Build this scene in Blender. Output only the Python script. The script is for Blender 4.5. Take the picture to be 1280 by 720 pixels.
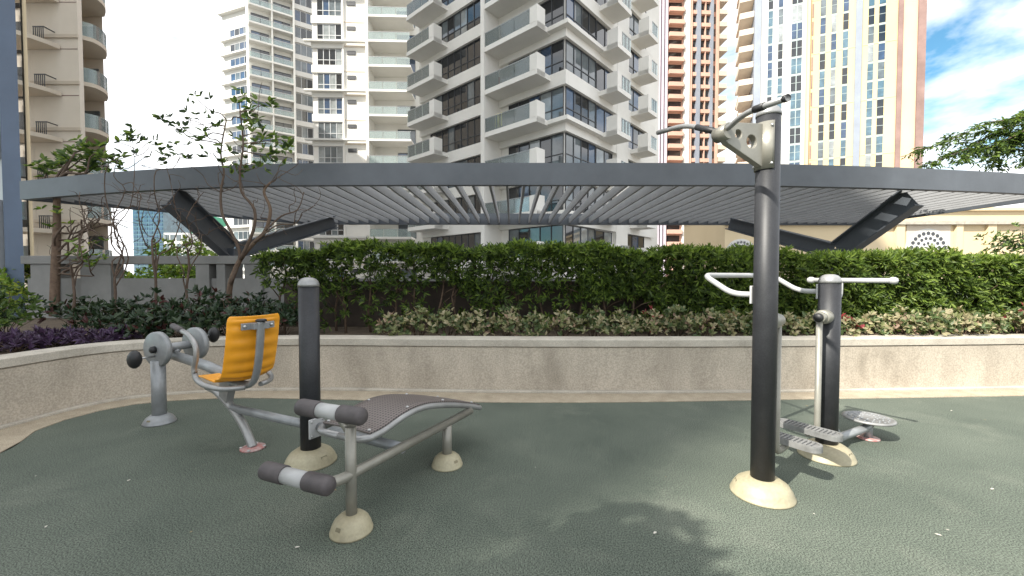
import bpy, bmesh, math, random
import numpy as np
from mathutils import Vector, Matrix

# ------------------------------------------------------------------ camera, sky, sun, exposure
sc = bpy.context.scene
for o in list(bpy.data.objects):
    bpy.data.objects.remove(o)
col = sc.collection
CAMH, FPX, PITCH = 1.45, 520.0, math.radians(-1.65)
cam_d = bpy.data.cameras.new('camera')
cam = bpy.data.objects.new('camera', cam_d)
col.objects.link(cam)
cam.location = (0, 0, CAMH)
cam.rotation_euler = (math.pi / 2 + PITCH, 0, 0)
cam_d.sensor_width = 36
cam_d.lens = 36 * FPX / 1280
cam_d.clip_start = 0.05
cam_d.clip_end = 3000
sc.camera = cam

SUN_EL = math.radians(43.5)
LIGHT_H = Vector((0.76, 0.65, 0)).normalized()          # horizontal travel of the sunlight
sun_dir = Vector((LIGHT_H.x * math.cos(SUN_EL), LIGHT_H.y * math.cos(SUN_EL), -math.sin(SUN_EL)))
sd = bpy.data.lights.new('sun', 'SUN')
sun = bpy.data.objects.new('sun', sd)
col.objects.link(sun)
sun.rotation_euler = sun_dir.to_track_quat('-Z', 'Y').to_euler()
sun.location = (-30, -26, 40)
sd.energy = 3.9
sd.angle = math.radians(0.6)
sd.color = (1.0, 0.95, 0.86)

w = bpy.data.worlds.new('World')
sc.world = w
w.use_nodes = True
nt = w.node_tree
nt.nodes.clear()
W_out = nt.nodes.new('ShaderNodeOutputWorld')
W_bg = nt.nodes.new('ShaderNodeBackground')
sky = nt.nodes.new('ShaderNodeTexSky')
sky.sky_type = 'NISHITA'
sky.sun_disc = False
sky.sun_elevation = SUN_EL
sky.sun_rotation = math.atan2(-LIGHT_H.x, -LIGHT_H.y)
sky.air_density = 1.0
sky.dust_density = 0.6
sky.ozone_density = 1.6
tc = nt.nodes.new('ShaderNodeTexCoord')
mp = nt.nodes.new('ShaderNodeMapping')
mp.inputs['Scale'].default_value = (1.3, 1.3, 2.6)
mp.inputs['Rotation'].default_value = (0, 0, math.radians(16))
mp.inputs['Location'].default_value = (0.3, 0.0, 0.0)
nz = nt.nodes.new('ShaderNodeTexNoise')
nz.inputs['Scale'].default_value = 1.5
nz.inputs['Detail'].default_value = 7
nz.inputs['Roughness'].default_value = 0.55
nz.inputs['Distortion'].default_value = 0.3
ramp = nt.nodes.new('ShaderNodeValToRGB')
ramp.color_ramp.elements[0].position = 0.365
ramp.color_ramp.elements[1].position = 0.49
mix = nt.nodes.new('ShaderNodeMixRGB')
mix.inputs[2].default_value = (9.2, 9.3, 9.5, 1)     # sunlit cloud, before the background strength
W_bg.inputs['Strength'].default_value = 0.084
L = nt.links.new
L(tc.outputs['Generated'], mp.inputs['Vector'])
L(mp.outputs['Vector'], nz.inputs['Vector'])
L(nz.outputs['Fac'], ramp.inputs['Fac'])
L(ramp.outputs['Color'], mix.inputs[0])
tint = nt.nodes.new('ShaderNodeMixRGB'); tint.blend_type = 'MULTIPLY'; tint.inputs[0].default_value = 1.0
tint.inputs[2].default_value = (0.62, 1.0, 1.0, 1)     # the photograph's cyan white balance of the clear sky
L(sky.outputs['Color'], tint.inputs[1])
L(tint.outputs['Color'], mix.inputs[1])
L(mix.outputs['Color'], W_bg.inputs['Color'])
L(W_bg.outputs['Background'], W_out.inputs['Surface'])

sc.view_settings.view_transform = 'Standard'
sc.view_settings.look = 'None'
sc.view_settings.gamma = 1.0
sc.view_settings.use_curve_mapping = False
sc.view_settings.exposure = 1.28
sc.render.engine = 'CYCLES'
sc.cycles.use_denoising = True
sc.cycles.max_bounces = 8
sc.cycles.transparent_max_bounces = 12

# ------------------------------------------------------------------ helpers
rng = random.Random(7)
nrg = np.random.default_rng(7)
CP, SP = math.cos(PITCH), math.sin(PITCH)

def ray(px, py):
    x, z = (px - 640) / FPX, (360 - py) / FPX
    return Vector((x, CP - z * SP, SP + z * CP))

def P(px, py, d):                                       # the point at depth d (metres along y) seen at a pixel
    r = ray(px, py)
    r = r * (d / r.y)
    return Vector((r.x, r.y, r.z + CAMH))

def G(px, py, z=0.0):                                   # the point at height z seen at a pixel
    r = ray(px, py)
    t = (z - CAMH) / r.z
    return Vector((r.x * t, r.y * t, z))

def catmull(pts, n=6):
    pts = [Vector(p) for p in pts]
    out = []
    for i in range(len(pts) - 1):
        p0, p1, p2, p3 = pts[max(i - 1, 0)], pts[i], pts[i + 1], pts[min(i + 2, len(pts) - 1)]
        for k in range(n):
            t = k / n
            out.append(0.5 * ((2 * p1) + (p2 - p0) * t + (2 * p0 - 5 * p1 + 4 * p2 - p3) * t * t
                              + (3 * p1 - p0 - 3 * p2 + p3) * t ** 3))
    out.append(pts[-1])
    return out

def fillet(pts, r, n=5):
    pts = [Vector(p) for p in pts]
    out = [pts[0]]
    for i in range(1, len(pts) - 1):
        a, b, c = pts[i - 1], pts[i], pts[i + 1]
        u, v = a - b, c - b
        k = min(r, u.length * 0.49, v.length * 0.49)
        u, v = b + u.normalized() * k, b + v.normalized() * k
        for j in range(n + 1):
            t = j / n
            out.append(u * (1 - t) ** 2 + b * 2 * t * (1 - t) + v * t * t)
    out.append(pts[-1])
    return out

class MB:
    def __init__(s):
        s.v, s.f, s.m, s.sm = [], [], [], []
    def quad(s, idx, m=0, smooth=False):
        s.f.append(tuple(idx)); s.m.append(m); s.sm.append(smooth)
    def hexa(s, p, m=0):                                # 8 corners: 4 below, 4 above
        n = len(s.v)
        s.v += [tuple(q) for q in p]
        for f in ((3, 2, 1, 0), (4, 5, 6, 7), (0, 1, 5, 4), (1, 2, 6, 5), (2, 3, 7, 6), (3, 0, 4, 7)):
            s.quad([n + i for i in f], m)
        return s
    def box(s, x0, x1, y0, y1, z0, z1, m=0):
        return s.hexa([(x0, y0, z0), (x1, y0, z0), (x1, y1, z0), (x0, y1, z0),
                       (x0, y0, z1), (x1, y0, z1), (x1, y1, z1), (x0, y1, z1)], m)
    def fbox(s, F, s0, s1, o0, o1, z0, z1, m=0):        # box in a facade frame: along, outward, up
        return s.hexa([F(s0, o1, z0), F(s1, o1, z0), F(s1, o0, z0), F(s0, o0, z0),
                       F(s0, o1, z1), F(s1, o1, z1), F(s1, o0, z1), F(s0, o0, z1)], m)
    def beam(s, a, b, wd, ht, m=0, up=(0, 0, 1)):
        a, b = Vector(a), Vector(b)
        d = (b - a).normalized()
        sd_ = d.cross(Vector(up)).normalized()
        u = sd_.cross(d).normalized()
        q = []
        for e in (-1, 1):
            for p, k in ((a, -1), (a, 1), (b, 1), (b, -1)):
                q.append(p + sd_ * (k * wd / 2) + u * (e * ht / 2))
        return s.hexa(q, m)
    def tube(s, pts, r, seg=12, m=0, cap=True, flat=None):
        pts = [Vector(p) for p in pts]
        n = len(pts)
        rs = r if isinstance(r, (list, tuple)) else [r] * n
        T = []
        for i in range(n):
            t = pts[min(i + 1, n - 1)] - pts[max(i - 1, 0)]
            T.append(t.normalized() if t.length > 1e-9 else Vector((0, 0, 1)))
        ref = Vector((0, 0, 1)) if abs(T[0].z) < 0.9 else Vector((1, 0, 0))
        a = T[0].cross(ref).normalized()
        base = len(s.v)
        for i in range(n):
            a = (a - T[i] * a.dot(T[i])).normalized()
            b = T[i].cross(a)
            for k in range(seg):
                an = 2 * math.pi * k / seg
                fx = flat if flat else 1.0
                s.v.append(tuple(pts[i] + a * (math.cos(an) * rs[i]) + b * (math.sin(an) * rs[i] * fx)))
        for i in range(n - 1):
            for k in range(seg):
                k2 = (k + 1) % seg
                s.quad([base + i * seg + k, base + i * seg + k2, base + (i + 1) * seg + k2, base + (i + 1) * seg + k], m, True)
        if cap:
            s.quad([base + k for k in range(seg)][::-1], m)
            s.quad([base + (n - 1) * seg + k for k in range(seg)], m)
        return s
    def lathe(s, prof, c=(0, 0, 0), axis=(0, 0, 1), seg=24, m=0, scale=(1, 1)):
        c, ax = Vector(c), Vector(axis).normalized()
        ref = Vector((0, 0, 1)) if abs(ax.z) < 0.9 else Vector((1, 0, 0))
        a = ax.cross(ref).normalized(); b = ax.cross(a)
        base = len(s.v); n = len(prof)
        for r, z in prof:
            for k in range(seg):
                an = 2 * math.pi * k / seg
                s.v.append(tuple(c + ax * z + a * (math.cos(an) * r * scale[0]) + b * (math.sin(an) * r * scale[1])))
        for i in range(n - 1):
            for k in range(seg):
                k2 = (k + 1) % seg
                s.quad([base + i * seg + k, base + i * seg + k2, base + (i + 1) * seg + k2, base + (i + 1) * seg + k], m, True)
        if prof[0][0] > 1e-4:
            s.quad([base + k for k in range(seg)][::-1], m)
        if prof[-1][0] > 1e-4:
            s.quad([base + (n - 1) * seg + k for k in range(seg)], m)
        return s
    def sweep(s, path, prof, m=0, closed=True):         # profile of (outward offset, z) along a plan path
        path = [Vector(p) for p in path]
        n, k = len(path), len(prof)
        base = len(s.v)
        for i in range(n):
            t = path[min(i + 1, n - 1)] - path[max(i - 1, 0)]
            nn = Vector((-t.y, t.x, 0)).normalized()
            for o, z in prof:
                s.v.append((path[i].x + nn.x * o, path[i].y + nn.y * o, z))
        for i in range(n - 1):
            for j in range(k if closed else k - 1):
                j2 = (j + 1) % k
                s.quad([base + i * k + j, base + (i + 1) * k + j, base + (i + 1) * k + j2, base + i * k + j2], m)
        if closed:
            s.quad([base + j for j in range(k)], m)
            s.quad([base + (n - 1) * k + j for j in range(k)][::-1], m)
        return s
    def poly(s, pts, m=0):
        n = len(s.v)
        s.v += [tuple(p) for p in pts]
        s.quad(range(n, n + len(pts)), m)
        return s

WL = {}                                                 # world location of each object
def link(o, loc, parent):
    col.objects.link(o)
    if parent is not None:
        o.parent = parent
        o.location = Vector(loc) - WL[parent.name]
    else:
        o.location = loc
    WL[o.name] = Vector(loc)
    return o

def tag(o, label=None, cat=None, group=None, kind=None):
    if label: o['label'] = label
    if cat: o['category'] = cat
    if group: o['group'] = group
    if kind: o['kind'] = kind
    return o

def thing(name, loc, label, cat, group=None):
    o = bpy.data.objects.new(name, None)
    o.empty_display_size = 0.2
    link(o, loc, None)
    return tag(o, label, cat, group)

def part(name, mb, mats, parent=None, pivot=None, bevel=0, solid=0, label=None, fixn=True):
    """ONE mesh object from a builder; its vertices are world coordinates"""
    if pivot is None:
        pivot = WL[parent.name] if parent is not None else Vector((0, 0, 0))
    pv = Vector(pivot)
    me = bpy.data.meshes.new(name)
    me.from_pydata([(v[0] - pv.x, v[1] - pv.y, v[2] - pv.z) for v in mb.v], [], mb.f)
    if not isinstance(mats, (list, tuple)): mats = [mats]
    for m in mats: me.materials.append(m)
    me.polygons.foreach_set('material_index', mb.m)
    me.polygons.foreach_set('use_smooth', mb.sm)
    if fixn:
        bm = bmesh.new(); bm.from_mesh(me)
        bmesh.ops.recalc_face_normals(bm, faces=bm.faces)
        bm.to_mesh(me); bm.free()
    me.update()
    o = bpy.data.objects.new(name, me)
    if solid:
        md = o.modifiers.new('solid', 'SOLIDIFY'); md.thickness = solid; md.offset = 0
    if bevel:
        md = o.modifiers.new('bevel', 'BEVEL'); md.width = bevel; md.segments = 2; md.limit_method = 'ANGLE'
    link(o, pv, parent)
    if label: o['label'] = label
    return o

def dup(o, off, parent=None):
    """a copy of an object and of its parts, moved by off"""
    c = o.copy()
    p = parent if parent is not None else o.parent
    link(c, WL[o.name] + Vector(off), p)
    for ch in [x for x in o.children]:
        dup(ch, off, c)
    return c

def npmesh(name, V, F, mats, midx, parent, smooth=False, kind=None):
    pv = WL[parent.name] if parent is not None else Vector((0, 0, 0))
    V = np.asarray(V, dtype=np.float32) - np.array(pv, dtype=np.float32)
    F = np.asarray(F, dtype=np.int32)
    me = bpy.data.meshes.new(name)
    k = F.shape[1]
    me.vertices.add(len(V)); me.vertices.foreach_set('co', V.ravel())
    me.loops.add(F.size); me.loops.foreach_set('vertex_index', F.ravel())
    me.polygons.add(len(F)); me.polygons.foreach_set('loop_start', np.arange(0, F.size, k, dtype=np.int32))
    for m in mats: me.materials.append(m)
    me.update(calc_edges=True)
    me.polygons.foreach_set('material_index', np.asarray(midx, dtype=np.int32))
    me.polygons.foreach_set('use_smooth', np.full(len(F), smooth))
    me.validate()
    o = bpy.data.objects.new(name, me)
    link(o, pv, parent)
    if kind: o['kind'] = kind
    return o

def unit(a):
    return a / np.maximum(np.linalg.norm(a, axis=1, keepdims=True), 1e-9)

def leaves(name, Pp, A, N, Ln, Wd, mats, midx, parent, fold=0.35, curl=0.18, kind=None):
    Pp, A, N = np.asarray(Pp, float), unit(np.asarray(A, float)), np.asarray(N, float)
    N = unit(N - A * (A * N).sum(1, keepdims=True) + 1e-6)
    S = np.cross(A, N)
    n = len(Pp)
    Ln = np.broadcast_to(np.asarray(Ln, float), (n,))[:, None]
    Wd = np.broadcast_to(np.asarray(Wd, float), (n,))[:, None]
    def at(t, sside, dn):
        return Pp + A * (Ln * t) + S * (Wd * sside) + N * (Wd * abs(sside) * fold - Ln * dn * curl)
    V = np.stack([at(0, 0, 0), at(.32, .46, .08), at(.7, .38, .45), at(1, 0, 1.0), at(.7, -.38, .45), at(.32, -.46, .08)], 1).reshape(-1, 3)
    b = np.arange(n)[:, None] * 6
    F = np.concatenate([b + np.array([[0, 1, 2, 3]]), b + np.array([[0, 3, 4, 5]])], 1).reshape(-1, 4)
    return npmesh(name, V, F, mats, np.repeat(midx, 2), parent, kind=kind)

# ------------------------------------------------------------------ materials
def mat(name, c, rough=0.6, metal=0.0, var=0.15, scale=4.0, bump=0.0, bscale=60.0, spec=0.5, c2=None, detail=6,
        speck=0.0, speck_scale=250.0, coat=0.0, stretch=None, wear=None):
    m = bpy.data.materials.new(name)
    m.use_nodes = True
    t = m.node_tree
    b = t.nodes['Principled BSDF']
    b.inputs['Roughness'].default_value = rough
    b.inputs['Metallic'].default_value = metal
    b.inputs['Specular IOR Level'].default_value = spec
    if coat: b.inputs['Coat Weight'].default_value = coat
    g = t.nodes.new('ShaderNodeNewGeometry')
    n = t.nodes.new('ShaderNodeTexNoise')
    n.inputs['Scale'].default_value = scale
    n.inputs['Detail'].default_value = detail
    n.inputs['Roughness'].default_value = 0.62
    if stretch:
        sv = t.nodes.new('ShaderNodeVectorMath'); sv.operation = 'MULTIPLY'; sv.inputs[1].default_value = stretch
        t.links.new(g.outputs['Position'], sv.inputs[0]); t.links.new(sv.outputs[0], n.inputs['Vector'])
    else:
        t.links.new(g.outputs['Position'], n.inputs['Vector'])
    r = t.nodes.new('ShaderNodeValToRGB')
    c2_ = c2 if c2 else tuple(min(1, x * (1 + var)) for x in c)
    c1_ = c if c2 else tuple(x * (1 - var) for x in c)
    r.color_ramp.elements[0].color = (*c1_, 1); r.color_ramp.elements[0].position = 0.33
    r.color_ramp.elements[1].color = (*c2_, 1); r.color_ramp.elements[1].position = 0.67
    t.links.new(n.outputs['Fac'], r.inputs['Fac'])
    out = r.outputs['Color']
    if wear:                                            # (colour, noise scale, from, to, amount): worn or dusty patches
        nw_ = t.nodes.new('ShaderNodeTexNoise'); nw_.inputs['Scale'].default_value = wear[1]; nw_.inputs['Detail'].default_value = 8
        nw_.inputs['Roughness'].default_value = 0.7; nw_.inputs['Distortion'].default_value = 0.6
        t.links.new(g.outputs['Position'], nw_.inputs['Vector'])
        mw = t.nodes.new('ShaderNodeMapRange'); mw.inputs['From Min'].default_value = wear[2]; mw.inputs['From Max'].default_value = wear[3]
        mw.inputs['To Max'].default_value = wear[4]
        t.links.new(nw_.outputs['Fac'], mw.inputs['Value'])
        xw = t.nodes.new('ShaderNodeMixRGB'); xw.inputs[2].default_value = (*wear[0], 1)
        t.links.new(mw.outputs['Result'], xw.inputs[0]); t.links.new(out, xw.inputs[1])
        out = xw.outputs['Color']
    if speck:
        n2 = t.nodes.new('ShaderNodeTexNoise')
        n2.inputs['Scale'].default_value = speck_scale
        n2.inputs['Detail'].default_value = 3
        t.links.new(g.outputs['Position'], n2.inputs['Vector'])
        mr = t.nodes.new('ShaderNodeMapRange')
        mr.inputs['From Min'].default_value = 0.36; mr.inputs['From Max'].default_value = 0.64
        mr.inputs['To Min'].default_value = 1 - speck; mr.inputs['To Max'].default_value = 1 + speck
        t.links.new(n2.outputs['Fac'], mr.inputs['Value'])
        vm = t.nodes.new('ShaderNodeVectorMath'); vm.operation = 'SCALE'
        t.links.new(out, vm.inputs[0]); t.links.new(mr.outputs['Result'], vm.inputs['Scale'])
        out = vm.outputs['Vector']
    t.links.new(out, b.inputs['Base Color'])
    if bump:
        n3 = t.nodes.new('ShaderNodeTexNoise')
        n3.inputs['Scale'].default_value = bscale
        n3.inputs['Detail'].default_value = 4
        t.links.new(g.outputs['Position'], n3.inputs['Vector'])
        bp = t.nodes.new('ShaderNodeBump')
        bp.inputs['Strength'].default_value = bump
        bp.inputs['Distance'].default_value = 0.01
        t.links.new(n3.outputs['Fac'], bp.inputs['Height'])
        t.links.new(bp.outputs['Normal'], b.inputs['Normal'])
    return m

def leafmat(name, c, rough=0.45, trans=0.35, var=0.25):
    m = mat(name, c, rough, var=var, scale=9.0, spec=0.35)
    t = m.node_tree
    b = t.nodes['Principled BSDF']
    o = t.nodes['Material Output']
    tr = t.nodes.new('ShaderNodeBsdfTranslucent')
    tr.inputs['Color'].default_value = (min(1, c[0] * 1.6), min(1, c[1] * 1.7), c[2] * 0.8, 1)
    mx = t.nodes.new('ShaderNodeMixShader')
    mx.inputs[0].default_value = trans
    t.links.new(b.outputs[0], mx.inputs[1]); t.links.new(tr.outputs[0], mx.inputs[2])
    t.links.new(mx.outputs[0], o.inputs['Surface'])
    return m

def glassmat(name, c, rough=0.04, spec=1.0):            # window glass in front of a dim room
    m = mat(name, c, rough, var=0.35, scale=0.7, spec=spec)
    return m

def clearglass(name, c=(0.75, 0.85, 0.83), alpha=0.22):
    m = bpy.data.materials.new(name); m.use_nodes = True
    t = m.node_tree; t.nodes.clear()
    o = t.nodes.new('ShaderNodeOutputMaterial')
    gl = t.nodes.new('ShaderNodeBsdfGlossy'); gl.inputs['Roughness'].default_value = 0.05
    df = t.nodes.new('ShaderNodeBsdfDiffuse'); df.inputs['Color'].default_value = (*c, 1)
    tr = t.nodes.new('ShaderNodeBsdfTransparent'); tr.inputs['Color'].default_value = (0.8, 0.88, 0.87, 1)
    fr = t.nodes.new('ShaderNodeFresnel'); fr.inputs['IOR'].default_value = 1.5
    m1 = t.nodes.new('ShaderNodeMixShader'); m1.inputs[0].default_value = 1 - alpha
    t.links.new(df.outputs[0], m1.inputs[1]); t.links.new(tr.outputs[0], m1.inputs[2])
    m2 = t.nodes.new('ShaderNodeMixShader')
    t.links.new(fr.outputs[0], m2.inputs[0]); t.links.new(m1.outputs[0], m2.inputs[1]); t.links.new(gl.outputs[0], m2.inputs[2])
    t.links.new(m2.outputs[0], o.inputs['Surface'])
    return m

M = {}
M['rubber'] = mat('rubber', (0.068, 0.083, 0.066), 0.8, scale=0.9, c2=(0.102, 0.118, 0.094), speck=0.72, speck_scale=135, bump=0.0, bscale=300, spec=0.3, wear=((0.17, 0.18, 0.145), 1.3, .52, .78, .55))
M['aggregate'] = mat('aggregate', (0.30, 0.25, 0.18), 0.85, scale=6, c2=(0.40, 0.34, 0.25), speck=0.3, speck_scale=140, bump=0.5, bscale=150)
M['concrete'] = mat('concrete', (0.34, 0.295, 0.235), 0.85, scale=2.2, stretch=(1.1, 1.1, .45), wear=((0.16, 0.135, 0.10), 1.1, .55, .75, .5), c2=(0.48, 0.42, 0.34), speck=0.16, speck_scale=60, bump=0.25, bscale=70)
M['coping'] = mat('coping', (0.36, 0.325, 0.27), 0.8, scale=3, wear=((0.17, 0.15, 0.115), 2.3, .55, .75, .6), c2=(0.47, 0.43, 0.36), speck=0.12, speck_scale=90, bump=0.2, bscale=60)
M['soil'] = mat('soil', (0.06, 0.042, 0.028), 0.95, scale=5, c2=(0.13, 0.095, 0.06), speck=0.4, speck_scale=60, bump=0.9, bscale=35)
M['city'] = mat('city_ground', (0.16, 0.155, 0.15), 0.9, scale=0.2, var=0.2)
M['parapet'] = mat('parapet_paint', (0.20, 0.20, 0.19), 0.8, scale=1.5, var=0.15, bump=0.15)
M['steel'] = mat('pergola_steel', (0.085, 0.095, 0.108), 0.42, scale=1.2, var=0.18, spec=0.5)
M['slat'] = mat('slat_paint', (0.33, 0.335, 0.34), 0.5, scale=2, var=0.08)
M['black'] = mat('black_powder_coat', (0.014, 0.0145, 0.017), 0.5, scale=5, wear=((0.08, 0.08, 0.078), 9, .62, .88, .5), c2=(0.024, 0.025, 0.028), speck=0.2, speck_scale=120, spec=0.5)
M['silver'] = mat('silver_paint', (0.30, 0.30, 0.295), 0.38, metal=0.45, scale=7, var=0.14, bump=0.04, bscale=90)
M['greysteel'] = mat('grey_paint', (0.25, 0.26, 0.265), 0.4, metal=0.25, scale=7, var=0.16)
M['champ'] = mat('champagne_paint', (0.25, 0.24, 0.205), 0.38, metal=0.35, scale=7, var=0.14)
M['cream'] = mat('cream_plastic', (0.29, 0.255, 0.165), 0.5, scale=5, c2=(0.37, 0.335, 0.225), wear=((0.15, 0.13, 0.09), 6, .55, .8, .7), speck=0.06, speck_scale=60)
M['lightgrey'] = mat('light_grey_plastic', (0.40, 0.40, 0.395), 0.5, scale=8, var=0.08)
M['alu'] = mat('worn_aluminium', (0.23, 0.23, 0.225), 0.45, metal=0.3, scale=12, var=0.25)
M['foam'] = mat('brown_grey_foam', (0.075, 0.065, 0.066), 0.6, scale=10, var=0.2, bump=0.1, bscale=90)
M['blackrub'] = mat('black_rubber', (0.014, 0.014, 0.015), 0.5, scale=9, var=0.2)
M['yellow'] = mat('yellow_plastic', (0.80, 0.34, 0.018), 0.38, scale=5, var=0.1)
M['redpaint'] = mat('worn_red_paint', (0.34, 0.09, 0.08), 0.6, scale=22, c2=(0.45, 0.38, 0.36))
M['bolt'] = mat('bolt_steel', (0.45, 0.45, 0.44), 0.35, metal=0.8, var=0.1)
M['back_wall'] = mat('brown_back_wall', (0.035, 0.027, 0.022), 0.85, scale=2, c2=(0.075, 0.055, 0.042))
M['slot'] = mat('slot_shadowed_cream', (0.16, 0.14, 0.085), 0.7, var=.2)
M['dark'] = mat('dark_void', (0.012, 0.012, 0.012), 0.9)
# buildings
M['white_wall'] = mat('white_render', (0.68, 0.66, 0.61), 0.8, scale=0.25, c2=(0.77, 0.75, 0.70), bump=0.05)
M['beige_wall'] = mat('beige_render', (0.66, 0.585, 0.49), 0.85, scale=0.2, c2=(0.76, 0.685, 0.59))
M['soffit'] = mat('beige_soffit', (0.60, 0.52, 0.42), 0.85, scale=0.3, var=0.06)
M['cream_wall'] = mat('cream_render', (0.60, 0.48, 0.30), 0.85, scale=0.1, c2=(0.68, 0.56, 0.37))
M['pale_yellow'] = mat('pale_yellow_render', (0.62, 0.50, 0.25), 0.85, scale=0.05, c2=(0.68, 0.57, 0.32))
M['tower_white'] = mat('tower_white_render', (0.64, 0.63, 0.59), 0.8, scale=0.1, var=0.05)
M['tower_orange'] = mat('tower_orange_render', (0.64, 0.46, 0.31), 0.85, scale=0.1, var=0.07)
M['tower_brown'] = mat('tower_brown_render', (0.25, 0.165, 0.145), 0.85, scale=0.3, var=0.2)
M['salmon'] = mat('salmon_render', (0.60, 0.385, 0.30), 0.85, scale=0.1, var=0.1)
M['mauve'] = mat('mauve_render', (0.55, 0.50, 0.56), 0.8, scale=0.1, var=0.08)
M['blue_grey'] = mat('blue_grey_panel', (0.085, 0.12, 0.18), 0.45, scale=0.6, var=0.12)
M['panel_grey'] = mat('grey_strip', (0.26, 0.29, 0.34), 0.5, scale=0.3, var=0.1)
M['pale_panel'] = mat('pale_cladding', (0.50, 0.55, 0.55), 0.5, scale=0.4, var=0.06)
M['frame'] = mat('window_frame', (0.05, 0.052, 0.056), 0.45, var=0.1)
M['frame_lt'] = mat('pale_window_frame', (0.45, 0.46, 0.46), 0.45, var=0.1)
M['glass_a'] = glassmat('dark_window_glass', (0.013, 0.016, 0.020))
M['glass_b'] = glassmat('curtained_window_glass', (0.10, 0.12, 0.13))
M['glass_c'] = glassmat('blue_window_glass', (0.035, 0.065, 0.12))
M['glass_d'] = glassmat('pale_blind_window_glass', (0.24, 0.26, 0.26))
M['glass_t'] = glassmat('tinted_tower_glass', (0.07, 0.13, 0.17))
M['rail_glass'] = clearglass('balcony_glass')
M['metal_rail'] = mat('rail_metal', (0.35, 0.36, 0.36), 0.4, metal=0.5, var=0.1)
M['bark'] = mat('bark', (0.10, 0.065, 0.045), 0.9, scale=14, c2=(0.18, 0.125, 0.085), bump=0.5, bscale=50)
M['twig'] = mat('twig_bark', (0.075, 0.05, 0.036), 0.9, scale=14, c2=(0.12, 0.085, 0.06))
M['stem'] = mat('shrub_stem', (0.085, 0.055, 0.035), 0.9, scale=20, var=0.3)
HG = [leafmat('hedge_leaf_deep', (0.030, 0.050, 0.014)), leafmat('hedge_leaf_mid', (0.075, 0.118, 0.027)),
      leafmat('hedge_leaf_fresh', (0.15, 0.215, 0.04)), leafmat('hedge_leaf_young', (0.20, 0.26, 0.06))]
VG = [leafmat('variegated_leaf_cream', (0.30, 0.265, 0.16), trans=.2), leafmat('variegated_leaf_green', (0.065, 0.095, 0.035), trans=.2),
      leafmat('variegated_leaf_pink', (0.29, 0.20, 0.145), trans=.2), leafmat('variegated_leaf_pale', (0.17, 0.185, 0.08), trans=.2),
      leafmat('variegated_leaf_red', (0.20, 0.03, 0.035), trans=.2)]
DG = [leafmat('dark_shrub_leaf', (0.022, 0.040, 0.020), rough=.3, trans=.15), leafmat('dark_shrub_leaf_mid', (0.040, 0.062, 0.030), rough=.3, trans=.15),
      leafmat('dark_shrub_leaf_red', (0.06, 0.022, 0.02), rough=.3, trans=.15)]
PG = [leafmat('purple_leaf', (0.060, 0.032, 0.075), trans=.15), leafmat('purple_leaf_deep', (0.035, 0.018, 0.042), trans=.15),
      leafmat('purple_leaf_pale', (0.12, 0.085, 0.14), trans=.15)]
TG = [leafmat('tree_leaf', (0.07, 0.115, 0.03)), leafmat('tree_leaf_dark', (0.028, 0.05, 0.022)), leafmat('tree_leaf_light', (0.15, 0.21, 0.05))]
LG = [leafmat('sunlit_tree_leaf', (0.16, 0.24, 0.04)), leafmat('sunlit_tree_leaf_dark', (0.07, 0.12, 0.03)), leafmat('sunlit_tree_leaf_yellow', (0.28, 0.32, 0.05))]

def facade(ox, oy, dx, dy, side=1):
    """facade frame: s metres along (dx, dy) from (ox, oy), o metres outward, z up"""
    n = math.hypot(dx, dy); dx, dy = dx / n, dy / n
    nx, ny = (dy, -dx) if side > 0 else (-dy, dx)
    return lambda s, o, z: (ox + dx * s + nx * o, oy + dy * s + ny * o, z)
# ------------------------------------------------------------------ the setting: ground, paving, planter
tag(part('ground', MB().poly([(-1500, -1500, -0.06), (1500, -1500, -0.06), (1500, 1500, -0.06), (-1500, 1500, -0.06)]), M['city']), kind='structure')

WALL = [Vector(p) for p in ((-5.0, -4, 0), (-5.05, -1, 0), (-5.05, 1.2, 0), (-5.03, 2.3, 0), (-4.97, 3.2, 0))] + \
       [G(*q) for q in ((0, 536), (107, 508), (178, 496.5), (284, 489), (400, 487.5), (520, 489), (640, 490.5), (800, 491), (1000, 489.5), (1280, 485))] + \
       [Vector((8.6, 5.55, 0)), Vector((13, 6.3, 0))]
EDGE = [Vector(p) for p in ((-4.45, -4, 0), (-4.5, -1, 0), (-4.36, 1.2, 0), (-4.16, 2.4, 0))] + \
       [G(*q) for q in ((0, 567), (44, 539), (107, 518), (178, 504.5), (284, 498), (400, 499.5), (520, 502), (640, 503.5), (800, 503), (1000, 499.5), (1280, 495))] + \
       [Vector((8.6, 5.2, 0)), Vector((13, 5.9, 0))]
wall_path = catmull(WALL, 6)
edge_path = catmull(EDGE, 6)

m = MB().poly([(p.x, p.y, 0.0) for p in edge_path] + [(13, -4, 0), (13, -9, 0), (-4.45, -9, 0)])
tag(part('rubber_floor', m, M['rubber'], fixn=False), kind='structure')
fl = bpy.data.objects['rubber_floor']
if fl.data.polygons[0].normal.z < 0: fl.data.flip_normals()
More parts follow.
